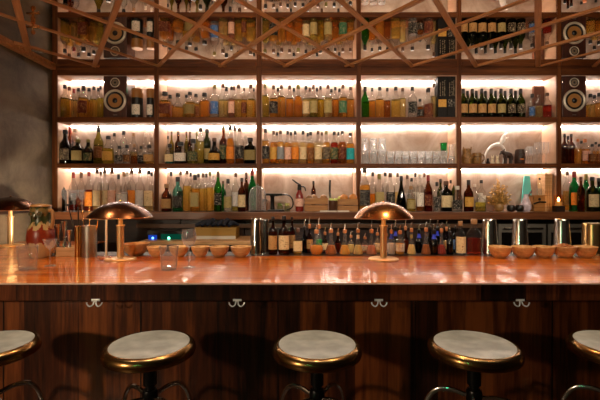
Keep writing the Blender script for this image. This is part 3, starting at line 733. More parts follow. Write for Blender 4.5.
# white glass swan-like decanter: base bulb, long looping neck, tail up
MILK = plain('milky_glass', (232, 226, 222), 0.12, coat=0.5)
t = thing('glass_bird', 'white blown glass bird with looping neck in the fifth bay', 'ornament', (sx(498), D + .06, z1))
bm = BM(); tube(bm, [(-.115, 0, .03), (-.105, 0, .09), (-.075, 0, .15), (-.02, 0, .195), (.04, 0, .205), (.085, 0, .17), (.10, 0, .12), (.09, 0, .06)], [.009, .011, .014, .017, .019, .016, .013, .010], 10, 6)
obj('neck', bm, MILK, t)
bm = BM(); tube(bm, [(.05, 0, .20), (.075, 0, .245), (.09, 0, .29), (.125, 0, .325)], [.018, .042, .032, .006], 10, 5, 0.6)
tube(bm, [(.08, 0, .26), (.12, 0, .27), (.14, 0, .285)], [.014, .01, .003], 8, 4, 0.5); obj('tail', bm, MILK, t)
bm = BM(); tube(bm, [(-.115, 0, .0), (-.115, 0, .035)], [.018, .007], 10); obj('foot', bm, MILK, t)
bm = BM(); tube(bm, [(.09, 0, .0), (.09, 0, .065)], [.016, .007], 10); obj('foot', bm, MILK, t)
DKB = plain('dark_brown_ceramic', (50, 28, 16), 0.5, noise=0.3, nscale=40)
t = thing('animal_figurine', 'dark brown four-legged animal figurine beside the flute glasses', 'figurine', (sx(507.5), D, z1))
bm = BM(); tube(bm, [(-.035, 0, .095), (-.01, 0, .098), (.025, 0, .088), (.042, 0, .085)], [.024, .032, .031, .018], 12, 4)
tube(bm, [(-.03, 0, .11), (-.048, 0, .125)], [.022, .018], 10); ball(bm, (-.05, 0, .122), .022, .02, .02); tube(bm, [(-.06, 0, .118), (-.078, 0, .10)], [.012, .007], 8)
for dx in (-.024, .03):
    for dy in (-.016, .016): tube(bm, [(dx, dy, .085), (dx + .003, dy, .04), (dx, dy, 0)], [.014, .009, .011], 8, 3)
for s in (-1, 1): tube(bm, [(-.045, s * .016, .135), (-.042, s * .026, .152)], [.008, .003], 6)
tube(bm, [(.042, 0, .09), (.056, 0, .07), (.054, 0, .04)], [.006, .004, .003], 6, 3); obj('body', bm, DKB, t)
t = thing('carved_mug', 'dark brown carved face mug with red and yellow mouth, left of flutes', 'mug', (sx(519.8), D, z1))
bm = BM(); lathe(bm, [(4.2 * k, 0), (4.7 * k, .01), (4.8 * k, .07), (4.3 * k, .12), (3.9 * k, .148), (3.4 * k, .148), (3.4 * k, .12)], 20); tube(bm, [(0, -.045, .095), (0, -.056, .075), (0, -.05, .062)], [.008, .012, .009], 8, 3)
for s in (-1, 1): torus(bm, (s * .018, -.042, .1), .010, .004, 'y', 14, 6)
obj('body', bm, DKB, t)
bm = BM(); ball(bm, (.0, -.043, .046), .024, .008, .009); obj('mouth', bm, plain('red_glaze', (176, 44, 28), 0.3), t)
bm = BM(); ball(bm, (0, -.049, .046), .014, .005, .004); obj('teeth', bm, plain('yellow_glaze', (226, 170, 50), 0.3), t)
FL = [(527.5, 0, 147), (532.5, 0.0, 147), (529.8, .09, 146), (537, 0, 142.5), (541.8, .07, 142), (546, 0.01, 142), (551, .05, 142)]
for i, (px, dd, top) in enumerate(FL):
    DD = 4.03 + dd
    stem_glass(px, DD, z1, (5.2 if i > 2 else 4.6) * DD / F / 2, wz(top, DD) - z1, '%s stemmed glass, %s from left in cluster at right of fifth bay' % ('taller' if i > 2 else 'shorter', ORD[sorted(f[0] for f in FL).index(px)]), 'stemmed glasses in the fifth bay', 'flute', 'flute_glass')

# back counter under the shelves
ZB = ZSH[2]
t = thing('back_counter', 'dark wooden back counter under the bottle shelves', 'counter', (0, 0, 0))
bm = BM(); box(bm, wx(52, DS), wx(663, DS), 3.80, DB + .01, ZB - .072, ZB, .004); obj('counter_top', bm, wood('back_counter_wood', (60, 32, 18), (104, 60, 34), (140, 88, 52), 'x', 5, 0.3, coat=0.4), t)
for i in range(9):
    a = -2.44 + i * .63
    if a + .63 > wx(495, 3.9) and a < wx(640, 3.9): continue
    bm = BM(); box(bm, a + .004, a + .626, 3.95, 4.2, 0, ZB - .072, .003); obj('cabinet_door', bm, WDARK, t)
bm = BM(); box(bm, -1.6, wx(490, 3.9), 3.90, 3.94, ZB - .16, ZB - .12, .003); obj('towel_rail', bm, plain('brown_rail', (84, 54, 30), 0.4), t)
# bottle fridge on the right
xa, xb = wx(497, 3.88), wx(645, 3.88)
t = thing('bottle_fridge', 'stainless steel under-counter fridge with dark glass doors at right', 'fridge', ((xa + xb) / 2, 3.9, 0))
w = xb - xa
bm = BM(); box(bm, -w / 2, w / 2, 0, .3, 0, ZB - .08, .004); obj('housing', bm, BLACKM, t)
for i in range(3):
    u0 = -w / 2 + w / 3 * i + .01; u1 = u0 + w / 3 - .02
    bm = BM(); zt, zb_ = ZB - .10, .12
    box(bm, u0, u1, -.03, 0, zt - .10, zt - .02); box(bm, u0, u1, -.03, 0, zb_, .82)
    box(bm, u0, u0 + .03, -.03, 0, .82, zt - .1); box(bm, u1 - .03, u1, -.03, 0, .82, zt - .1)
    d = obj('door', bm, STEELR, t, smooth=False)
    bm = BM(); box(bm, u0 + .03, u1 - .03, -.018, -.01, .82, zt - .1); obj('glass_pane', bm, plain('dark_pane', (14, 11, 10), 0.08), d, smooth=False)
    bm = BM(); tube(bm, [(u0 + .04, -.05, zt - .06), (u1 - .04, -.05, zt - .06)], .009); obj('handle', bm, STEEL, d)
# work table on the left behind the bar
xa, xb = wx(140, 3.45), wx(254, 3.45)
t = thing('work_table', 'pale wooden work table behind the bar under the mustard crate', 'table', ((xa + xb) / 2, 3.42, 0))
w = xb - xa; ZW = wz(241.3, 3.42)
bm = BM(); box(bm, -w / 2, w / 2, 0, .46, ZW - .03, ZW, .003); obj('table_top', bm, WPALE, t)
for sx_ in (-1, 1):
    for yy in (.03, .43):
        bm = BM(); box(bm, sx_ * (w / 2 - .03) - .02, sx_ * (w / 2 - .03) + .02, yy - .02, yy + .02, 0, ZW - .03); obj('leg', bm, WDARK, t, smooth=False)
D = 3.6; k = D / F
xa, xb = wx(195.5, D), wx(236, D); w = xb - xa
t = thing('storage_crate', 'mustard plastic storage crate on the pale work table', 'crate', ((xa + xb) / 2, D, ZW))
MUST = plain('mustard_plastic', (150, 112, 32), 0.5)
hb = wz(227.5, D) - ZW
bm = BM(); box(bm, -w / 2, w / 2, 0, .01, 0, hb, .003); box(bm, -w / 2, w / 2, .2, .21, 0, hb); box(bm, -w / 2, -w / 2 + .01, .01, .2, 0, hb); box(bm, w / 2 - .01, w / 2, .01, .2, 0, hb); box(bm, -w / 2 + .01, w / 2 - .01, .01, .2, 0, .01)
obj('bin', bm, MUST, t)
bm = BM(); box(bm, -w / 2 - .006, w / 2 + .006, -.008, 0, hb - .02, hb); obj('rim', bm, MUST, t)
bm = BM(); box(bm, -w / 2 * .98, w / 2 * .98, -.012, -.001, .0, .028); obj('white_base_strip', bm, plain('white_plastic', (190, 184, 172), 0.5), t)
t = thing('folded_cloths', 'dark blue crumpled bar cloths lying over the mustard crate', 'cloth', ((xa + xb) / 2, D + .1, ZW + hb))
bm = BM()
for i in range(7): tube(bm, [(-.19 + i * .05, -.06, .015), (-.14 + i * .045, 0, .035 + .012 * (i % 3)), (-.12 + i * .05, .06, .012)], [.014, .024, .012], 8, 4)
obj('cloth', bm, plain('dark_blue_cloth', (30, 36, 50), 0.8, noise=0.4, nscale=50), t)
D = 3.55
xa, xb = wx(147, D), wx(187, D); w = xb - xa
t = thing('card_terminal', 'black counter machine with glowing blue and green displays behind bowls', 'machine', ((xa + xb) / 2, D, ZW))
hb = wz(229, D) - ZW
bm = BM(); box(bm, -w / 2, w / 2, 0, .22, 0, hb * .86, .006); obj('housing', bm, BLACK, t)
bm = BM(); lathe(bm, [(w * .5, hb * .86 + .0), (w * .52, hb * .9), (w * .5, hb * .9 + .003)], 30); o = obj('tray', bm, BLACKM, t); o.scale = (1, .5, 1); o.location = (0, .12, 0)
def pxrect(x0, x1, y0, y1, d, m, nm, lab):
    bm = BM(); box(bm, wx(x0, D) - (xa + xb) / 2, wx(x1, D) - (xa + xb) / 2, -.004, 0, wz(y1, D) - ZW, wz(y0, D) - ZW); return obj(nm, bm, m, t, smooth=False, label=lab)
pxrect(161, 184, 234, 243.5, 0, emit('green_display', (20, 110, 84), 0.3), 'display', 'green display')
pxrect(148.5, 157, 235, 240.5, 0, emit('blue_display', (40, 90, 235), 0.45), 'display', 'blue display')
bm = BM(); ball(bm, (wx(169, D) - (xa + xb) / 2, -.006, wz(238, D) - ZW), .012, .004, .012); obj('indicator_light', bm, emit('mint_light', (120, 255, 200), 5), t)
bm = BM(); ball(bm, (wx(153, D) - (xa + xb) / 2, -.006, wz(238, D) - ZW), .011, .004, .011); obj('indicator_light', bm, emit('blue_light', (90, 150, 255), 5), t)

# bottom shelf, third bay
D = 4.02; k = D / F
def bx(px, DD=None): return wx(px, DD or D)
# cloche
t = thing('glass_cloche', 'clear glass bell cloche at second divider on the back counter', 'cloche', (bx(257.5, 3.9), 3.9, ZB))
R = 8.6 * 3.9 / F
bm = BM(); lathe(bm, [(R, .014), (R, .12), (R * .96, .17), (R * .8, .215), (R * .5, .24), (.006, .25)], 28, False, True); obj('dome', bm, CLEARG, t)
bm = BM(); ball(bm, (0, 0, .262), .012); obj('knob', bm, CLEARG, t)
bm = BM(); lathe(bm, [(R * 1.02, 0), (R * 1.05, .008), (R * 1.0, .014)], 28); obj('base_plate', bm, WDARK, t)
t = thing('brown_jar', 'small brown lidded jar behind the cloche on the back counter', 'jar', (bx(264, 4.06), 4.06, ZB))
bm = BM(); lathe(bm, [(.034, 0), (.04, .01), (.041, .08), (.03, .095)], 20); obj('body', bm, plain('brown_jar_glaze', (120, 76, 42), 0.3), t)
bm = BM(); lathe(bm, [(.032, .095), (.033, .115), (.01, .122)], 20); obj('lid', bm, WDARK, t)
# lever press
t = thing('citrus_press', 'black metal lever citrus press between cloche and red soda siphon', 'press', (bx(272.5, 3.97), 3.97, ZB))
bm = BM(); box(bm, -.05, .12, -.05, .05, 0, .018, .006); obj('base', bm, BLACKM, t)
bm = BM(); lathe(bm, [(.024, .018), (.02, .05), (.02, .14), (.03, .155)], 16); obj('post', bm, BLACKM, t)
bm = BM(); box(bm, -.065, .10, -.025, .025, .155, .178, .006); obj('head', bm, BLACKM, t)
bm = BM(); tube(bm, [(.03, 0, .155), (.13, 0, .165), (.18, 0, .145), (.205, 0, .09), (.19, 0, .035), (.14, 0, .014)], .007, 8, 6); obj('lever', bm, BLACKM, t)
for q, (px, mt) in enumerate(((280, (96, 112, 40)), (287.5, (150, 148, 74)))):
    t = thing('herb_pot', 'small glass pot of %s beside the citrus press' % ('green herbs', 'yellow-green herbs')[q], 'pot', (bx(px, 4.05), 4.05, ZB), 0, 'herb pots')
    bm = BM(); lathe(bm, [(.026, 0), (.03, .006), (.034, .05)], 16); obj('pot', bm, plain('pot_olive', (112, 104, 70), 0.4), t)
    bm = BM()
    for i in range(26):
        a = random.random() * 6.28; rr = random.random() * .03
        tube(bm, [(rr * .6 * math.cos(a), rr * .6 * math.sin(a), .045), (rr * math.cos(a), rr * math.sin(a), .06 + random.random() * .02)], [.004, .006], 5)
    obj('leaves', bm, plain('herb_%d' % q, mt, 0.6), t)
# soda siphon
t = thing('soda_siphon', 'red soda siphon with black lever head, left of the wooden crates', 'siphon', (bx(299.4, 3.95), 3.95, ZB))
bm = BM(); lathe(bm, [(.036, 0), (.040, .01), (.040, .13), (.036, .165), (.022, .195), (.018, .215)], 22); obj('body', bm, plain('siphon_red', (120, 30, 22), 0.25, coat=0.5), t)
bm = BM(); lathe(bm, [(.0408, .05), (.0408, .125)], 22, False, False); obj('paper_label', bm, label_mat('label_pink', *LAB['pink']), t)
bm = BM(); lathe(bm, [(.02, .21), (.022, .225), (.018, .25), (.020, .262), (.008, .272)], 16); obj('head', bm, BLACKM, t)
bm = BM(); tube(bm, [(0, 0, .265), (-.03, 0, .285), (-.07, 0, .315)], [.008, .008, .006], 8, 4); obj('lever', bm, BLACKM, t)
bm = BM(); tube(bm, [(.01, 0, .245), (.05, 0, .24), (.062, 0, .20)], [.008, .007, .006], 8, 4); obj('nozzle', bm, BLACKM, t)
# crates with fruit
def crate(x0, x1, top, label):
    DD = 3.90; xa, xb = wx(x0, DD), wx(x1, DD); w = xb - xa; h = wz(top, DD) - ZB
    t = thing('wooden_crate', label, 'crate', ((xa + xb) / 2, DD, ZB), 0, 'wooden crates of fruit')
    for z0, z1_ in ((0, h * .46), (h * .52, h)):
        bm = BM(); box(bm, -w / 2, w / 2, 0, .01, z0, z1_, .002); obj('front_slat', bm, WCRATE, t)
        bm = BM(); box(bm, -w / 2, w / 2, .14, .15, z0, z1_, .002); obj('back_slat', bm, WCRATE, t)
    for s in (-1, 1):
        bm = BM(); box(bm, min(s * w / 2, s * (w / 2 - .01)), max(s * w / 2, s * (w / 2 - .01)), .01, .14, 0, h, .002); obj('end_panel', bm, WCRATE, t)
    bm = BM(); box(bm, -w / 2 + .01, w / 2 - .01, .01, .14, 0, .008); obj('bottom', bm, WCRATE, t)
    bm = BM(); box(bm, -w / 2 + .01, w / 2 - .01, .01, .14, h * .7, h * .72); obj('paper_lining', bm, plain('brown_paper', (116, 82, 48), .8), t)
    return (xa + xb) / 2, w, h, DD
def fruit(px, DD, z, r, col, name, label, rough=.5, el=1.0):
    t = thing(name, label, 'fruit', (wx(px, DD), DD, z), 0, 'fruit on the back counter')
    bm = BM(); ball(bm, (0, 0, r * .98), r * el, r, r, 16, 12); obj('flesh', bm, plain('peel_' + name, col, rough, noise=.12, nscale=60, bump=.1), t)
    bm = BM(); lathe(bm, [(.004, r * 1.93), (.005, r * 1.97), (.001, r * 2.02)], 8); obj('stem_end', bm, plain('stem_green', (78, 74, 34), .6), t)
_, _, hc, DC = crate(304.5, 328, 198, 'wooden slatted fruit crate just right of the red soda siphon')
crate(337.5, 358, 199, 'wooden slatted fruit crate against the third divider')
zf = ZB + hc * .72
fruit(309.5, DC + .05, zf, .034, (122, 84, 44), 'kiwi', 'brown fruit at left in the left crate')
fruit(314.2, DC + .08, zf, .036, (150, 104, 56), 'pear', 'tan fruit in middle of the left crate')
fruit(323.5, DC + .07, zf, .036, (140, 98, 60), 'pear', 'tan fruit at right in the left crate')
fruit(344, DC + .06, zf - .004, .040, (196, 124, 50), 'orange', 'orange fruit at left in the right crate')
fruit(353.2, DC + .06, zf - .004, .042, (206, 130, 56), 'orange', 'orange fruit at right in the right crate')
t = thing('brown_cup', 'dark brown wooden cup between the two fruit crates', 'cup', (bx(333, 3.86), 3.86, ZB))
bm = BM(); lathe(bm, [(.036, 0), (.040, .006), (.044, .11), (.039, .11), (.038, .085)], 20); obj('body', bm, plain('cup_brown', (72, 42, 24), 0.4), t)
fruit(331.4, 3.87, ZB + .086, .0235, (196, 206, 110), 'lime', 'pale lime in the brown cup, left')
fruit(335.4, 3.86, ZB + .086, .0235, (130, 150, 44), 'lime', 'green lime in the brown cup, right')
fruit(340.6, DC + .115, zf, .03, (140, 158, 48), 'lime', 'green lime behind the oranges in the right crate')
make_bottle((bx(313.5, 4.12), 4.12, ZB), .024, wz(181, 4.12) - ZB, 'tall', 'n', 'damber', .6, '-', 'k', 'slim brown bottle standing behind the left fruit crate', None)
t = thing('knife', 'black-handled knife standing upright behind the brown cup', 'knife', (bx(329.8, 4.08), 4.08, ZB))
bm = BM(); tube(bm, [(0, 0, .19), (.0, 0, .25), (.004, 0, .315)], [.010, .012, .011], 10, 3); obj('handle', bm, BLACK, t)
bm = BM(); box(bm, -.011, .011, -.0012, .0012, 0, .19); obj('blade', bm, STEEL, t, smooth=False)
bm = BM(); box(bm, wx(320, 3.83), wx(349, 3.83), 3.805, 3.88, ZB, ZB + .012, .003)
tag(obj('cutting_board', bm, plain('white_board', (214, 200, 184), .5)), 'thin white cutting board on back counter edge before the crates', 'board')

# bottom shelf, fifth bay
t = thing('dried_bouquet', 'golden dried foliage bouquet in a squat pot in the fifth bay', 'plant', (wx(499, 4.02), 4.02, ZB))
bm = BM(); lathe(bm, [(.03, 0), (.045, .02), (.048, .05), (.032, .08)], 20); obj('pot', bm, plain('ochre_pot', (150, 110, 60), 0.4, noise=.2), t)
bm = BM(); bl = BM()
for i in range(40):
    a = random.uniform(-1, 1); tx = a * .115; tz = random.uniform(.1, .29) * (1 - .45 * abs(a)) ; ty = random.uniform(-.07, .07)
    if i < 4: tx, tz = (-.055, .015, .045, .09)[i] + random.uniform(-.01, .01), (.25, .30, .28, .24)[i]
    tube(bm, [(tx * .15, ty * .2, .07), (tx * .6, ty * .7, tz * .6 + .03), (tx, ty, tz)], [.002, .0016, .001], 5, 3)
    for q in range(15):
        u = .2 + .8 * q / 14
        c = Vector((tx * u, ty * u, .05 + (tz - .05) * u)); d = Vector((random.uniform(-1, 1), random.uniform(-1, 1), random.uniform(.1, 1))).normalized()
        s = d.orthogonal().normalized() * .009; ln = random.uniform(.024, .04)
        tube(bl, [c, c + d * ln * .5, c + d * ln], [.002, .011, .001], 5, 2, .35)
obj('stems', bm, plain('dry_stem', (112, 84, 44), .7), t)
obj('leaves', bl, plain('dry_leaf', (196, 152, 74), .6, noise=.45, nscale=30), t)
for q, px in enumerate((511, 519.5)):
    t = thing('black_pot', 'small rounded black pot, %s of two right of the dried bouquet' % ('left', 'right')[q], 'pot', (wx(px, 3.93), 3.93, ZB), 0, 'black pots')
    bm = BM(); lathe(bm, [(.022, 0), (.036, .012), (.040, .035), (.034, .055), (.026, .058), (.024, .045)], 18); obj('body', bm, BLACK, t)
    bm = BM(); torus(bm, (0, 0, .058), .029, .004, 'z', 18, 6); obj('rim', bm, BLACKM, t)
TEALM = plain('teal_board', (96, 200, 196), .5)
bm = BM()
v = [(-.06, 0, 0), (.07, 0, 0), (.055, .0, .36), (-.0, 0, .36)]
a_ = [bm.verts.new((p[0], 0, p[2])) for p in v]; c_ = [bm.verts.new((p[0], .012, p[2])) for p in v]
bm.faces.new(a_); bm.faces.new(list(reversed(c_)))
for i in range(4): bm.faces.new((a_[i], a_[(i + 1) % 4], c_[(i + 1) % 4], c_[i]))
o = obj('teal_menu_board', bm, TEALM, smooth=False, loc=(wx(526.5, 4.12), 4.12, ZB)); o.rotation_euler = (-.1, 0, 0)
tag(o, 'teal tapering board leaning against the back of the fifth bay', 'board')
t = thing('white_vase', 'pale lavender vase with teal glaze before the teal board', 'vase', (wx(526, 3.99), 3.99, ZB))
bm = BM(); lathe(bm, [(.03, 0), (.045, .02), (.05, .06), (.034, .11), (.02, .15), (.022, .17)], 20); obj('body', bm, plain('lavender_glaze', (206, 192, 204), .25, noise=.25, nscale=25), t)
bm = BM(); tube(bm, [(.02, 0, .15), (.05, 0, .19), (.058, 0, .215)], [.008, .01, .003], 8, 3); obj('spout', bm, plain('dark_spout', (44, 36, 40), .4), t)
t = thing('birdhouse_box', 'small wooden box with dark slanted roof in the fifth bay', 'box', (wx(539.5, 3.96), 3.96, ZB))
bm = BM(); box(bm, -.055, .055, 0, .09, .0, .15, .003); obj('body', bm, WCRATE, t)
bm = BM(); tube(bm, [(-.06, -.006, .075), (0, -.006, .095), (.06, -.006, .09)], .008, 6); obj('dark_ledge', bm, BLACK, t)
bm = BM(); box(bm, -.065, .065, -.01, .1, .15, .16, .002); obj('roof', bm, WCRATE, t)
bm = BM(); lathe(bm, [(.014, 0), (.014, .004)], 14); o = obj('opening', bm, BLACK, t); o.location = (0, 0.001, .12); o.rotation_euler = (PI / 2, 0, 0)
make_bottle((wx(539.6, 4.0), 4.0, ZB + .16), .021, wz(178, 4.0) - ZB - .16, 'bell', 'c', 'water', .4, '-', 'k', 'small clear bottle with black cap standing on the birdhouse box', None)
for i in range(5):
    D = 4.0 + .012 * i; x = wx(546.2 + 2.35 * i, D); h = wz(173.5 + (i % 2) * .8, D) - ZB
    bm = BM(); box(bm, -.011, .011, 0, .13, 0, h, .002)
    o = obj('wooden_board', bm, WPALE, loc=(x, D, ZB)); tag(o, 'pale upright wooden serving board, %s from left before the fifth divider' % ORD[i], 'board', 'upright boards')
D = 3.88
t = thing('candle_holder', 'lit votive candle in amber glass on dark block near fifth divider', 'candle', (wx(558.6, D), D, ZB))
bm = BM(); box(bm, -.042, .042, -.035, .035, 0, .055, .004); obj('block', bm, WDARK, t)
bm = BM(); lathe(bm, [(.028, .055), (.036, .06), (.040, .12), (.037, .16)], 20, True, False); obj('glass_cup', bm, glass('amber_cup', (1.0, .78, .5), (.8, .5, .25)), t)
bm = BM(); lathe(bm, [(.03, .058), (.03, .095)], 18); obj('wax', bm, plain('wax', (240, 214, 170), .5), t)
bm = BM(); tube(bm, [(0, 0, .098), (0, 0, .118), (0, 0, .14)], [.006, .0115, .001], 10, 4); obj('flame', bm, emit('flame', (255, 196, 120), 28), t)

# ------------------------------------------------------------------ bar counter
DF, DBK = 1.85, 2.669
ZC = wz(283, DF)
t = thing('bar_counter', 'long varnished orange-brown bar counter with dark panelled front', 'counter', (0, 0, 0))
XA, XB = XL + .005, 3.5
bm = BM(); box(bm, XA, XB, DF, DBK, ZC - .008, ZC, .002); obj('counter_top', bm, WTOP, t)
bm = BM(); box(bm, XA, XB, DF - .003, DF, ZC - .0075, ZC - .0005, .001); obj('edge_strip', bm, plain('pale_edging', (214, 180, 156), .4), t)
bm = BM(); box(bm, XA, -1.72, DBK, 3.55, ZC - .008, ZC, .002); obj('counter_return', bm, WTOP, t)
bm = BM(); box(bm, XA, XB, DF + .008, DF + .05, ZC - .0855, ZC - .008, .003); obj('apron', bm, WAPRON, t)
bm = BM(); box(bm, XA, XB, 1.985, 2.02, 0.08, ZC - .008); obj('front_panel', bm, WPANEL, t, smooth=False)
for q in range(9):
    xx = -2.15 + q * .68
    bm = BM(); box(bm, xx - .002, xx + .002, 1.982, 1.985, .09, ZC - .1); obj('panel_seam', bm, BLACK, t, smooth=False)
bm = BM(); box(bm, XA, XB, 2.0, 2.6, 0.0, 0.08); obj('plinth', bm, WDARK, t, smooth=False)
bm = BM(); box(bm, XA, XB, 2.58, 2.62, .08, ZC - .008); obj('rear_panel', bm, WDARK, t, smooth=False)
bm = BM(); box(bm, -1.72, XB, DBK + .001, 2.86, ZC - .02, ZC + .002, .003); obj('bottle_rail', bm, WDARK, t)
bm = BM(); box(bm, XA, -1.74, 3.45, 3.5, 0, ZC - .008); obj('return_panel', bm, WDARK, t, smooth=False)
for q, px in enumerate((95, 237, 379, 521)):
    D = DF + .05
    t = thing('double_hook', 'silver double bag hook under the counter edge, %s from left' % ORD[q], 'hook', (wx(px, DF), DF + .008, ZC - .080), 0, 'bag hooks under the counter')
    bm = BM(); box(bm, -.02, .02, -.003, 0, -.006, .004, .001); obj('plate', bm, SILVH, t)
    for s in (-1, 1):
        bm = BM(); tube(bm, [(s * .004, -.005, -.004), (s * .008, -.012, -.02), (s * .02, -.018, -.026), (s * .032, -.016, -.018), (s * .036, -.014, -.008)], .0032, 7, 5); obj('hook_arm', bm, SILVH, t)
# ------------------------------------------------------------------ stools
def stool(px, label, rz):
    D = 1.56
    R = .174; zs = wz(343, D)
    t = thing('bar_stool', label, 'stool', (wx(px, D), D, 0), rz, 'round metal bar stools')
    h = zs
    bm = BM(); lathe(bm, [(.05, h - .05), (R * .80, h - .05), (R * .92, h - .048), (R * .98, h - .042), (R, h - .031), (R * .995, h - .021), (R * .972, h - .011), (R * .93, h - .004), (R * .88, h - .0005), (R * .86, h - .001), (R * .85, h - .004)], 48)
    st = obj('seat', bm, SEAT, t)
    bm = BM(); lathe(bm, [(R * .86, h - .006), (R * .856, h - .0005), (R * .83, h + .0002), (R * .5, h - .001), (.001, h - .002)], 48); obj('seat_top', bm, SEATT, st, label='worn grey metal seat top')
    bm = BM(); lathe(bm, [(.026, h - .16), (.026, h - .045)], 18); obj('collar', bm, BLACKM, t)
    bm = BM(); lathe(bm, [(.017, h - .42), (.017, h - .16)], 16)
    for i in range(24): torus(bm, (0, 0, h - .41 + .0105 * i), .017, .002, 'z', 14, 5)
    obj('screw_post', bm, BLACKM, t)
    bm = BM(); lathe(bm, [(.026, h - .24), (.03, h - .23), (.03, h - .19), (.026, h - .18)], 18); obj('hub', bm, BLACKM, t)
    for i in range(4):
        a = PI / 4 + i * PI / 2; c, s = math.cos(a), math.sin(a)
        bm = BM(); tube(bm, [(c * .03, s * .03, h - .208), (c * .09, s * .09, h - .198), (c * .15, s * .15, h - .218), (c * .19, s * .19, h - .30), (c * .215, s * .215, h - .48), (c * .235, s * .235, .015)], [.008, .008, .008, .008, .008, .008], 8, 5, 1.2)
        lg = obj('leg', bm, CHROME, t)
        bm = BM(); lathe(bm, [(.016, 0), (.018, .004), (.013, .02)], 12, cx=c * .235, cy=s * .235); obj('rubber_foot', bm, BLACK, lg)
    bm = BM(); torus(bm, (0, 0, .26), .222, .009, 'z', 48, 8); obj('foot_ring', bm, CHROME, t)
stool(-11, 'round metal bar stool cut by the left edge of the photo', .2)
stool(150, 'round metal bar stool in front of first and second hooks, second from left', .15)
stool(317, 'middle round metal bar stool of the five along the bar', .1)
stool(474, 'round metal bar stool fourth from left, before the last two hooks', .35)
stool(619, 'round metal bar stool cut by the right edge of the photo', .2)

# ------------------------------------------------------------------ on the counter
def cD(ybase): return (EYE - ZC) * F / (ybase - HOR)
def lamp(px, D, rdome, ztop_px, zrim_px, label, tilt=0, basew=.095, dome=BRASSD):
    z = ZC
    zt, zr = wz(ztop_px, D) - z, wz(zrim_px, D) - z
    t = thing('mushroom_lamp', label, 'lamp', (wx(px, D), D, z), 0, 'mushroom lamps on the bar')
    bm = BM(); lathe(bm, [(basew, 0), (basew, .006), (basew * .95, .010), (.03, .013), (.022, .016)], 36); obj('base', bm, BRASSP, t)
    bm = BM(); lathe(bm, [(.021, .012), (.021, zr * .78), (.026, zr * .785), (.026, zr * .815), (.014, zr * .82), (.014, zr + .03)], 24); obj('stem', bm, BRASSP, t)
    bm = BM(); n = 12; prof = []
    for i in range(n):
        sag = zt - zr; RC = (rdome ** 2 + sag ** 2) / (2 * sag); a = math.asin(rdome / RC) * (1 - i / (n - 1))
        prof.append((max(RC * math.sin(a), .001), zt - RC + RC * math.cos(a)))
    inn = [(max(r_ - .004, .001), z_ - .003) for r_, z_ in prof]
    lathe(bm, prof, 44, False, True)
    d = obj('shade', bm, dome, t); d.rotation_euler = (0, tilt, 0)
    bm = BM(); lathe(bm, [(max(r_ - .006, .001), z_ - .005) for r_, z_ in prof], 44, False, False); o = obj('shade_lining', bm, plain('shade_inside', (226, 200, 160), .5), d)
    bm = BM(); torus(bm, (0, 0, zr), rdome - .002, .002, 'z', 48, 8); obj('rim', bm, BRASS, d)
    bm = BM(); lathe(bm, [(.006, zt - .002), (.008, zt + .004), (.004, zt + .009)], 12); obj('finial', bm, BRASS, d)
    bm = BM(); lathe(bm, [(.02, zr + .005), (.032, zr + .02), (.032, zr + .035), (.014, zr + .05)], 18); obj('bulb', bm, emit('lamp_bulb', (255, 190, 120), 26), t)
lamp(120.5, cD(259.5), 31 * cD(259.5) / F, 201.5, 217, 'dark bronze mushroom lamp left of the wooden bowls', 0)
lamp(383.5, cD(259.5), 29.5 * cD(259.5) / F, 202, 217.5, 'golden brass mushroom lamp among the bitters bottles', 0, dome=plain('gold_bronze', (150, 100, 54), .24, 1.0))
lamp(10.5, 3.2, 25.5 * 3.2 / F, 197, 209.5, 'mushroom lamp at far left by the plaster wall', 0)

def bowl(px, w, top, ybase, label, grp, mat=WBOWL, fillm=None):
    D = cD(ybase); R = w * D / F / 2; H = wz(top, D) - ZC
    t = thing('wooden_bowl', label, 'bowl', (wx(px, D), D, ZC), 0, grp)
    bm = BM(); lathe(bm, [(R * .45, 0), (R * .5, .003), (R * .78, H * .35), (R * .95, H * .75), (R, H), (R * .94, H), (R * .88, H * .72), (R * .6, H * .3), (R * .2, H * .16)], 32); obj('bowl', bm, mat, t)
    bm = BM(); torus(bm, (0, 0, H), R * .97, R * .03, 'z', 32, 6); obj('rim', bm, mat, t)
    if fillm:
        bm = BM()
        for i in range(55):
            a = random.random() * 6.28; q = R * .8 * math.sqrt(random.random())
            ball(bm, (q * math.cos(a), q * math.sin(a), H * .9 + (R - q) * .35), .008, .006, .006, 8, 5)
        o = obj('snack_mix', bm, fillm, t); o['kind'] = 'stuff'
NUT = plain('nuts', (186, 112, 52), .5, noise=.3, nscale=80)
for i, (px, w) in enumerate(((157, 19), (179, 19.5), (200.3, 18), (219.5, 19.5), (241, 21))):
    bowl(px, w, 246.5, 256.6, 'turned wooden bowl, %s from left in row beside the tumbler' % ORD[i], 'small wooden bowls left')
bowl(136, 26, 243.5, 255.2, 'wide pale wooden bowl just right of the bronze lamp stem', None, WPALE)
for i, (px, w) in enumerate(((500, 22), (523.2, 22), (544, 20), (564.5, 21.5), (585.5, 21))):
    bowl(px, w, 246.5, 257.6, 'turned wooden bowl%s, %s from left in row before steel tins' % (' heaped with nuts' if i == 3 else '', ORD[i]), 'small wooden bowls right', fillm=NUT if i == 3 else None)
def tin(px, w0, w1, top, ybase, label, mat=STEEL, D=None, z=None, inverted=True):
    D = D or cD(ybase); z = ZC if z is None else z; k = D / F
    H = wz(top, D) - z; Rb, Rt = w0 * k / 2, w1 * k / 2
    t = thing('shaker_tin', label, 'tin', (wx(px, D), D, z), 0, 'shaker tins on the bar')
    bm = BM(); lathe(bm, [(Rb, 0), (Rb * 1.02, .004), (Rb, .008), (Rt * 1.03, H - .012), (Rt, H - .004), (Rt * .9, H)], 28); obj('body', bm, mat, t)
    bm = BM(); torus(bm, (0, 0, .006), Rb * 1.01, .0025, 'z', 28, 6); obj('rolled_rim', bm, mat, t)
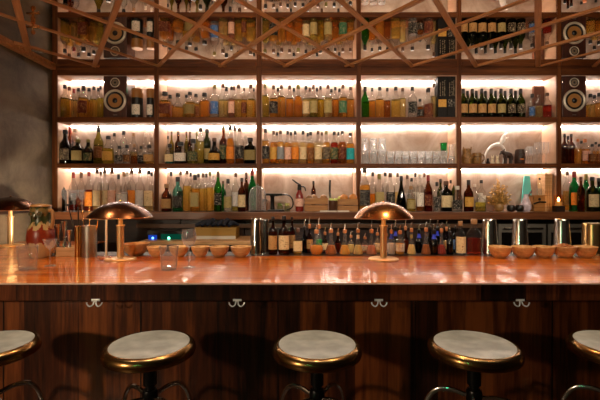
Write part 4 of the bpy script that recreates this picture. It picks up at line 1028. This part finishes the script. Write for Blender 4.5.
ZR = ZC + .002
for i, (px, lab) in enumerate(((489.5, 'left of the first right-hand bowl'), (520, 'behind the second right-hand bowl'), (562, 'behind the nut-filled bowl'))):
    tin(px, 16.5, 12.5, 219, 0, 'upturned steel shaker tin standing ' + lab, D=2.75, z=ZR)
tin(256.5, 13, 10.5, 218, 0, 'tall upturned steel shaker tin right of the left-hand bowls', D=2.735, z=ZR)
tin(265.5, 8, 6.5, 219, 0, 'narrow upturned steel tin beside the amber bitters bottles', D=2.78, z=ZR)
tin(593, 19.5, 18, 223, 259, 'large brass wine cooler tin at the right edge of counter', D=2.75, z=ZR, mat=plain('pale_brass', (226, 186, 126), .2, 1.0))

# bottles on the rail: px w top shape glass drink fill label cap row
RAIL = '''273 9 216.5 std n damber .6 tan k f;284 11 216 std n damber .6 cream k f;292 6.5 217 std n damber .6 tan k r;297.8 8.5 228 sq c amber .5 cream n f
455.5 6 226 std k - 0 blue k r'''
for q, (px, w, top, shp, g, lq, fill, lab, cap, fr) in enumerate(sorted(parse(RAIL))):
    D = 2.73 if fr == 'f' else 2.81
    make_bottle((wx(px, D), D, ZR), w * D / F / 2, wz(top, D) - ZR, shp, g, lq, fill, lab, cap,
                '%s, %s on rail right of tall tin' % (look(g, lq, lab, cap)[1], ORD[q]) if px < 400 else '%s on rail beside wood-stoppered bottle' % look(g, lq, lab, cap)[1], 'bottles on the bar rail', name='syrup_bottle')
def dasher(px, w, top, D, kind, lq, lab, text, g='c', neck=None):
    """bitters flask with metal dasher spout"""
    R = w * D / F / 2; H = wz(top, D) - ZR
    t = thing('bitters_bottle', text, 'bottle', (wx(px, D), D, ZR), 0, 'bitters bottles on the bar rail')
    if kind == 'round': pr = [(0, .5), (.03, .8), (.14, 1), (.24, .97), (.34, .68), (.42, .36), (.50, .27), (.70, .25)]
    elif kind == 'cone': pr = [(0, .92), (.02, 1), (.08, 1), (.28, .66), (.46, .32), (.54, .28), (.70, .27)]
    else: pr = [(0, .9), (.02, 1), (.40, 1), (.48, .8), (.55, .42), (.60, .34), (.70, .34)]
    bm = BM(); lathe(bm, [(r_ * R, z_ * H) for z_, r_ in pr], 18); obj('glass_body', bm, BARG if g == 'c' else GL[g][0], t)
    f = .30 if kind != 'cyl' else .38
    if LIQ[lq][0]:
        zs = [.025] + [z_ for z_, r_ in pr if .03 < z_ < f] + [f]
        bm = BM(); lathe(bm, [(prof_r(pr, z)[0] * R * .92, z * H) for z in zs], 18); obj('liquid', bm, liquid('cloudy_' + lq, LIQ[lq][0], .7), t)
    if lab:
        c, ink = LAB[lab]
        z0_, z1_ = (.12, .38) if kind == 'cyl' else (.50, .62)
        if lab == 'blue' : z0_, z1_ = .52, .66
        bm = BM(); lathe(bm, [(prof_r(pr, z)[0] * R + .0012, z * H) for z in (z0_, (z0_ + z1_) / 2, z1_)], 18, False, False)
        obj('neck_band' if kind != 'cyl' or lab == 'blue' else 'paper_label', bm, plain('band_blue', (40, 60, 200), .35) if lab == 'blue' else label_mat('label_' + lab, c, ink), t)
    rn = pr[-1][1] * R
    bm = BM(); lathe(bm, [(rn * 1.05, H * .69), (rn * 1.35, H * .705), (rn * 1.35, H * .80), (rn * .8, H * .82)], 14); obj('stopper', bm, plain('cork_stopper', (176, 116, 74), .6) if neck != 'k' else BLACK, t)
    bm = BM(); tube(bm, [(0, 0, H * .82), (0, 0, H * .92), (.003, -.003, H)], [.0055, .0045, .0028], 8); obj('dasher_spout', bm, STEEL, t)
FR, RR = 2.72, 2.81
DA = [ # px w top D kind drink label glass
 (316.5, 14, 224, FR, 'round', 'orange', None, 'c', 'round flask of orange bitters, leftmost flask on the rail'),
 (331, 12, 223, FR, 'cone', 'damber', None, 'c', 'conical flask of dark amber bitters right of the orange flask'),
 (344.8, 11, 223.5, FR, 'cone', 'amber', None, 'c', 'conical amber bitters flask, third flask from left on rail'),
 (358, 10, 223, FR, 'cone', 'pale', 'white', 'c', 'pale bitters flask with white neck band, third left of gold lamp'),
 (371.5, 11, 223.5, FR, 'cone', 'rose', None, 'c', 'pink bitters flask just left of the gold lamp stem'),
 (391.5, 7.5, 224, FR, 'cyl', 'water', 'blue', 'c', 'clear bitters bottle with blue band just right of gold lamp stem'),
 (400, 8.5, 225, FR, 'cyl', 'amber', 'white', 'c', 'white-labelled bitters bottle second right of gold lamp stem'),
 (411.5, 9, 222, FR, 'cone', 'pale', 'olive', 'c', 'olive-banded conical flask third right of gold lamp stem'),
 (419, 7, 224, RR, 'cyl', 'dark', 'blue', 'k', 'dark bitters bottle with blue band behind the conical flasks'),
 (426, 9.5, 221.5, FR, 'cone', 'damber', None, 'c', 'amber conical flask fourth right of gold lamp stem'),
 (434, 7.5, 224, FR, 'cyl', 'dark', 'blue', 'k', 'dark bitters bottle with blue band between two conical flasks'),
 (441.5, 9.5, 222.5, FR, 'cone', 'red', None, 'c', 'red conical flask of bitters left of the wood-stoppered bottle'),
 (450, 6.5, 226, FR, 'cyl', 'dark', None, 'k', 'plain black bitters bottle beside the red conical flask'),
 (304.5, 6, 220, RR, 'cyl', 'dark', None, 'k', 'slim black bitters bottle behind and left of orange flask'),
 (309.5, 6.5, 217.5, RR, 'cyl', 'damber', 'tan', 'n', 'tan-labelled brown bitters bottle behind orange flask, left side'),
 (319, 6.5, 218, RR, 'cyl', 'green', None, 'c', 'greenish bitters bottle right behind the orange flask'),
 (325, 6, 227, RR, 'cyl', 'damber', 'cream', 'n', 'cream-labelled brown bitters bottle between first two flasks'),
 (338, 6, 228, RR, 'cyl', 'damber', None, 'n', 'brown bitters bottle between second and third flasks'),
 (351, 6, 231, RR, 'cyl', 'pale', None, 'c', 'pale bitters bottle between third and fourth flasks'),
 (365, 7, 233, RR, 'cyl', 'rose', 'white', 'c', 'short white-labelled bitters bottle behind the pink flask, left side'),
 (377.5, 7, 228, RR, 'cyl', 'pale', 'white', 'c', 'white-labelled bitters bottle behind gold lamp stem'),
 (386.5, 6.5, 229, RR, 'cyl', 'water', None, 'c', 'clear bitters bottle behind gold lamp stem, right side'),
 (395.5, 6.5, 220.5, RR, 'cyl', 'dark', 'blue', 'k', 'dark blue-banded bitters bottle behind the white-labelled one'),
 (405.5, 6.5, 220, RR, 'cyl', 'damber', None, 'n', 'brown bitters bottle behind the olive-banded flask'),
 (430, 6, 219.5, RR, 'cyl', 'dark', None, 'k', 'black bitters bottle behind the amber conical flask'),
 (437.5, 6, 220, RR, 'cyl', 'dark', 'blue', 'k', 'dark blue-banded bitters bottle behind the red flask, left side'),
 (446.5, 6, 221, RR, 'cyl', 'dark', 'tan', 'n', 'tan-labelled brown bitters bottle behind the red flask, right side')]
for px, w, top, D, kd, lq, lab, g, text in DA:
    dasher(px, w, top, D, kd, lq, lab, text, g, neck='k' if g == 'k' else None)
make_bottle((wx(460.3, 2.72), 2.72, ZR), 10 * 2.72 / F / 2, wz(221, 2.72) - ZR, 'short', 'c', 'water', .5, 'cream', 'c', 'cream-labelled clear bottle with wooden stopper on the bar rail', None, band=(.06, .54))
make_bottle((wx(474, 2.72), 2.72, ZR), 14 * 2.72 / F / 2, wz(219, 2.72) - ZR, 'short', 'c', 'red', .46, '-', 'c', 'wide bottle of red-orange liquor with wooden stopper before the steel tin', None)

# left group
D = cD(257.3); k = D / F
t = thing('ceramic_jug', 'painted ceramic jug in green, cream and red at left of counter', 'jug', (wx(41, D), D, ZC))
JM, nt, out = newmat('painted_jug'); L = nt.links.new
tc = N(nt, 'ShaderNodeTexCoord'); sp = N(nt, 'ShaderNodeSeparateXYZ'); L(tc.outputs['Object'], sp.inputs[0])
at = N(nt, 'ShaderNodeMath', operation='ARCTAN2'); L(sp.outputs['Y'], at.inputs[0]); L(sp.outputs['X'], at.inputs[1])
ml = N(nt, 'ShaderNodeMath', operation='MULTIPLY'); ml.inputs[1].default_value = 8.0; L(at.outputs[0], ml.inputs[0])
sn = N(nt, 'ShaderNodeMath', operation='SINE'); L(ml.outputs[0], sn.inputs[0])
ad = N(nt, 'ShaderNodeMath', operation='MULTIPLY_ADD'); ad.inputs[1].default_value = 0.010; L(sn.outputs[0], ad.inputs[0]); L(sp.outputs['Z'], ad.inputs[2])
nz = N(nt, 'ShaderNodeTexNoise', Scale=45.0); L(tc.outputs['Object'], nz.inputs['Vector'])
a2 = N(nt, 'ShaderNodeMath', operation='MULTIPLY_ADD'); a2.inputs[1].default_value = 0.07; L(nz.outputs['Fac'], a2.inputs[0]); L(ad.outputs[0], a2.inputs[2])
dv = N(nt, 'ShaderNodeMath', operation='DIVIDE'); dv.inputs[1].default_value = 0.36; L(a2.outputs[0], dv.inputs[0])
r = N(nt, 'ShaderNodeValToRGB'); r.color_ramp.interpolation = 'CONSTANT'
e = r.color_ramp.elements; e[0].position = 0; e[0].color = rgba((186, 156, 114)); e[1].position = .36; e[1].color = rgba((128, 44, 22))
for p_, c_ in ((.63, (176, 146, 98)), (.72, (62, 70, 36)), (.88, (120, 96, 54)), (1.0, (66, 74, 40))):
    q = e.new(p_); q.color = rgba(c_)
L(dv.outputs[0], r.inputs['Fac']); b = N(nt, 'ShaderNodeBsdfPrincipled', Roughness=.3); L(r.outputs['Color'], b.inputs['Base Color']); L(b.outputs[0], out.inputs[0])
bm = BM(); lathe(bm, [(7.5 * k, 0), (9 * k, .01), (11.8 * k, .07), (12.6 * k, .13), (11.8 * k, .18), (9.6 * k, .215), (8.6 * k, .24), (9.2 * k, .28), (9.6 * k, .315), (8.4 * k, .33)], 36); obj('body', bm, JM, t)
bm = BM(); tube(bm, [(8 * k, -.01, .305), (12.5 * k, -.012, .30), (13 * k, -.012, .24), (11.4 * k, -.01, .19)], .011, 8, 5); obj('handle', bm, plain('tan_glaze', (166, 116, 66), .35), t)
bm = BM(); lathe(bm, [(8.6 * k, .33), (9.8 * k, .334), (9.0 * k, .342), (2 * k, .35)], 28); obj('lid', bm, plain('tan_glaze', (166, 116, 66), .35), t)
bm = BM()
for s in (-1, 1): torus(bm, (s * .028, -.055, .285), .013, .005, 'y', 16, 6)
tube(bm, [(0, -.055, .285), (0, -.07, .265), (0, -.058, .255)], [.006, .01, .008], 8, 3)
obj('relief_face', bm, plain('dark_glaze', (70, 66, 40), .35), t)
# tool tray
D = 2.64
xa, xb = wx(55.5, D), wx(74.5, D); w = xb - xa
t = thing('tool_tray', 'small pale wooden tray holding bar jiggers beside painted jug', 'tray', ((xa + xb) / 2, D, ZC))
h = wz(247.5, D) - ZC
bm = BM(); box(bm, -w / 2, w / 2, 0, .008, 0, h, .002); box(bm, -w / 2, w / 2, .12, .128, 0, h); box(bm, -w / 2, -w / 2 + .008, .008, .12, 0, h); box(bm, w / 2 - .008, w / 2, .008, .12, 0, h); box(bm, -w / 2 + .008, w / 2 - .008, .008, .12, 0, .008)
obj('tray_box', bm, WPALE, t)
bm = BM(); box(bm, -.01, .01, .05, .056, .008, h); obj('divider', bm, WPALE, t)
for q, (px, top) in enumerate(((58, 224), (64.5, 221), (69.5, 230))):
    DD = D + .035 + .05 * (q % 2)
    t = thing('jigger', 'steel double-cone jigger, %s of three in the wooden tray' % ('left', 'middle', 'right')[q], 'jigger', (wx(px, DD), DD, ZC + .009), 0, 'jiggers in the tray')
    H = wz(top, DD) - ZC - .009; R = .021
    bm = BM(); lathe(bm, [(R, 0), (R * .35, H * .48), (R * .35, H * .52), (R, H), (R * .9, H), (R * .3, H * .56)], 20); obj('body', bm, STEEL, t)
    bm = BM(); torus(bm, (0, 0, H * .5), R * .4, .003, 'z', 16, 6); obj('waist_ring', bm, STEEL, t)
D = 2.62; k = D / F
t = thing('tool_cup', 'brushed steel cup holding bar spoons left of bronze lamp', 'cup', (wx(89.5, D), D, ZC))
R = 6.8 * k; H = wz(225.5, D) - ZC
bm = BM(); lathe(bm, [(R, 0), (R, H), (R * .95, H), (R * .95, .01), (.01, .008)], 30); obj('body', bm, STEELR, t)
bm = BM(); torus(bm, (0, 0, H), R * .98, .003, 'z', 30, 6); obj('rim', bm, STEEL, t)
D2 = 2.63
t = thing('tool_cup', 'narrow brass cup with long tools right of the wooden tray', 'cup', (wx(78.6, D2), D2, ZC))
R2 = 3.6 * k; H2 = wz(226, D2) - ZC
bm = BM(); lathe(bm, [(R2, 0), (R2, H2), (R2 * .92, H2), (R2 * .92, .01), (.005, .008)], 22); obj('body', bm, BRASS, t)
bm = BM(); torus(bm, (0, 0, H2), R2 * .97, .003, 'z', 22, 6); obj('rim', bm, BRASS, t)
for q, (bx_, dx, top, nm) in enumerate(((77.5, -10.5, 205, 'left-leaning'), (79.3, -2, 208, 'near-upright'))):
    t = thing('bar_spoon', '%s black-tipped muddler in the narrow brass cup' % nm, 'tool', (wx(bx_, D2), D2, ZC + .012), 0, 'tools in the brass cup')
    bm = BM(); tube(bm, [(0, 0, 0), (0 + dx * k * .45, .0, H2 + .0), (dx * k, .01, wz(top, D2) - ZC - .012)], .004, 7); obj('shaft', bm, BLACKM, t)
    bm = BM(); ball(bm, (dx * k, .01, wz(top, D2) - ZC - .012), .007); obj('tip', bm, BLACK, t)
for q, (bx_, dx, top, nm) in enumerate(((86.5, -4, 212, 'left-leaning'), (89, .5, 208, 'upright'), (92.5, 6, 216, 'right-leaning'))):
    t = thing('bar_spoon', '%s brass bar spoon in the brushed steel cup' % nm, 'spoon', (wx(bx_, D), D + .0, ZC + .012), 0, 'bar spoons in the steel cup')
    zt = wz(top, D) - ZC - .012
    bm = BM(); tube(bm, [(0, 0, 0), (dx * k, 0.0, zt)], .003, 7); obj('shaft', bm, BRASS, t)
    bm = BM(); ball(bm, (dx * k, 0, zt), .009, .004, .014, 10, 8); obj('bowl', bm, BRASS, t)
# wine glasses on the back counter at left
for q, (px, dd) in enumerate(((65.6, 3.85), (74, 3.855), (82.2, 3.85))):
    stem_glass(px, dd, ZB, 7.6 * dd / F / 2, wz(189.5, dd) - ZB, '%s of three empty wine glasses standing before first bay bottles' % ('left', 'middle', 'right')[q], 'wine glasses on the back counter')
# glasses nearer the customer
D = cD(269.5); k = D / F
def front_tumbler(px, w, top, yb, label):
    D = cD(yb); k = D / F; R = w * k / 2; H = wz(top, D) - ZC
    t = thing('tumbler', label, 'glass', (wx(px, D), D, ZC), 0, 'glasses on the counter')
    bm = BM(); lathe(bm, [(R * .78, 0), (R * .82, .003), (R, H), (R * .95, H), (R * .78, H * .12), (.002, H * .10)], 28, True, True); obj('glass_body', bm, BARG, t)
    bm = BM(); torus(bm, (0, 0, H), R * .975, .0016, 'z', 28, 6); obj('rim', bm, CLEARG, t)
    bm = BM(); lathe(bm, [(R * .76, .001), (R * .76, .006)], 24); obj('thick_base', bm, BARG, t)
front_tumbler(169, 18.5, 246, 269.5, 'empty clear tumbler in front of the wooden bowls')
front_tumbler(27.5, 19, 246, 269.5, 'empty clear tumbler in front of the painted jug')
D = cD(267.5)
stem_glass(189, D, ZC, 15 * D / F / 2, wz(229, D) - ZC, 'empty wine glass beside the tumbler before the bowls', 'glasses on the counter')
D = cD(266)
stem_glass(50, D, ZC, 13 * D / F / 2, wz(239, D) - ZC, 'small empty stemmed glass in front of painted jug', 'glasses on the counter', 'coupe', 'coupe_glass')
D = cD(260)
t = thing('copper_leaf_spoon', 'small copper leaf-shaped spoon left of the bronze lamp base', 'spoon', (wx(102.5, D), D, ZC))
bm = BM(); tube(bm, [(.03, .02, .006), (.0, 0, .006), (-.012, -.02, .01)], [.003, .004, .003], 7, 3); obj('shaft', bm, COPPER, t)
bm = BM(); ball(bm, (.036, .03, .008), .016, .022, .005); obj('bowl', bm, COPPER, t)
t = thing('straw_tube', 'slim white tube standing left of the bronze lamp stem', 'tube', (wx(106.5, 2.66), 2.655, ZC))
bm = BM(); tube(bm, [(0, 0, 0), (.001, 0, wz(218.5, 2.655) - ZC)], .007, 10); obj('body', bm, plain('white_straw', (206, 196, 182), .4), t)
bm = BM(); lathe(bm, [(.013, 0), (.013, .006)], 14); obj('foot', bm, plain('white_straw', (206, 196, 182), .4), t)

# ------------------------------------------------------------------ light
def light(name, kind, loc, power, col=(1, .8, .6), size=.1, rot=None, **kw):
    l = bpy.data.lights.new(name, kind); l.energy = power; l.color = col
    if kind == 'AREA': l.shape = 'RECTANGLE'; l.size = size; l.size_y = kw.get('size_y', size)
    else: l.shadow_soft_size = size
    if kind == 'SPOT': l.spot_size = kw.get('angle', 1.2); l.spot_blend = kw.get('blend', .6)
    o = bpy.data.objects.new(name, l); COL.objects.link(o); o.location = loc
    if 'target' in kw:
        o.rotation_euler = (Vector(kw['target']) - Vector(loc)).to_track_quat('-Z', 'Y').to_euler()
    elif rot: o.rotation_euler = rot
    return o
light('side_lamp', 'POINT', (-2.1, -.3, 1.5), 90, (1, .78, .55), .07)
for x in (-1.6, -.5, .6, 1.7):
    light('counter_downlight', 'SPOT', (x, 2.2, 2.5), 62, (1, .76, .5), .05, target=(x, 2.3, 0.9), angle=1.3, blend=.8)
for x in (-1.25, -.6, .05, .7, 1.35):
    light('stool_spotlight', 'SPOT', (x, 1.45, 2.5), 22, (1, .95, .86), .05, target=(x, 1.5, 0), angle=.9, blend=.7)
light('wall_wash', 'SPOT', (-1.66, 3.05, 1.0), 40, (1, .82, .6), .04, target=(XL, 3.72, 1.2), angle=1.1, blend=.35)
light('exit_glow', 'POINT', (-1.0, -.6, 1.7), 6.0, (.1, 1, .45), .05)
for x in (-.7, .1, .9, 1.7, 2.5):  # unseen fill lamps added to brighten bottle fronts and labels
    light('shelf_fill_spot', 'SPOT', (x, 1.0, 2.45), 78, (1, .82, .62), .07, target=(x, 4.0, 1.5), angle=1.1, blend=.8)
for x in (-1.5, .1, 1.7):  # unseen lamps added behind the bar to brighten the ceiling strips
    light('strip_fill_uplight', 'SPOT', (x, 3.15, .75), 15, (1, .74, .48), .06, target=(x, 2.9, 3), angle=2.1, blend=.7)

w = bpy.data.worlds.new('world'); SC.world = w; w.use_nodes = True
bg = w.node_tree.nodes.get('Background') or w.node_tree.nodes.new('ShaderNodeBackground')
bg.inputs[0].default_value = (.05, .035, .025, 1); bg.inputs[1].default_value = .25
SC.view_settings.view_transform = 'Standard'; SC.view_settings.look = 'None'; SC.view_settings.gamma = 1
SC.view_settings.exposure = 0.0
try: SC.view_settings.use_curve_mapping = False
except Exception: pass
cy = SC.cycles
cy.max_bounces = 14; cy.transparent_max_bounces = 40; cy.transmission_bounces = 12; cy.glossy_bounces = 6; cy.diffuse_bounces = 4
cy.sample_clamp_indirect = 6.0; cy.use_denoising = True; cy.caustics_reflective = True
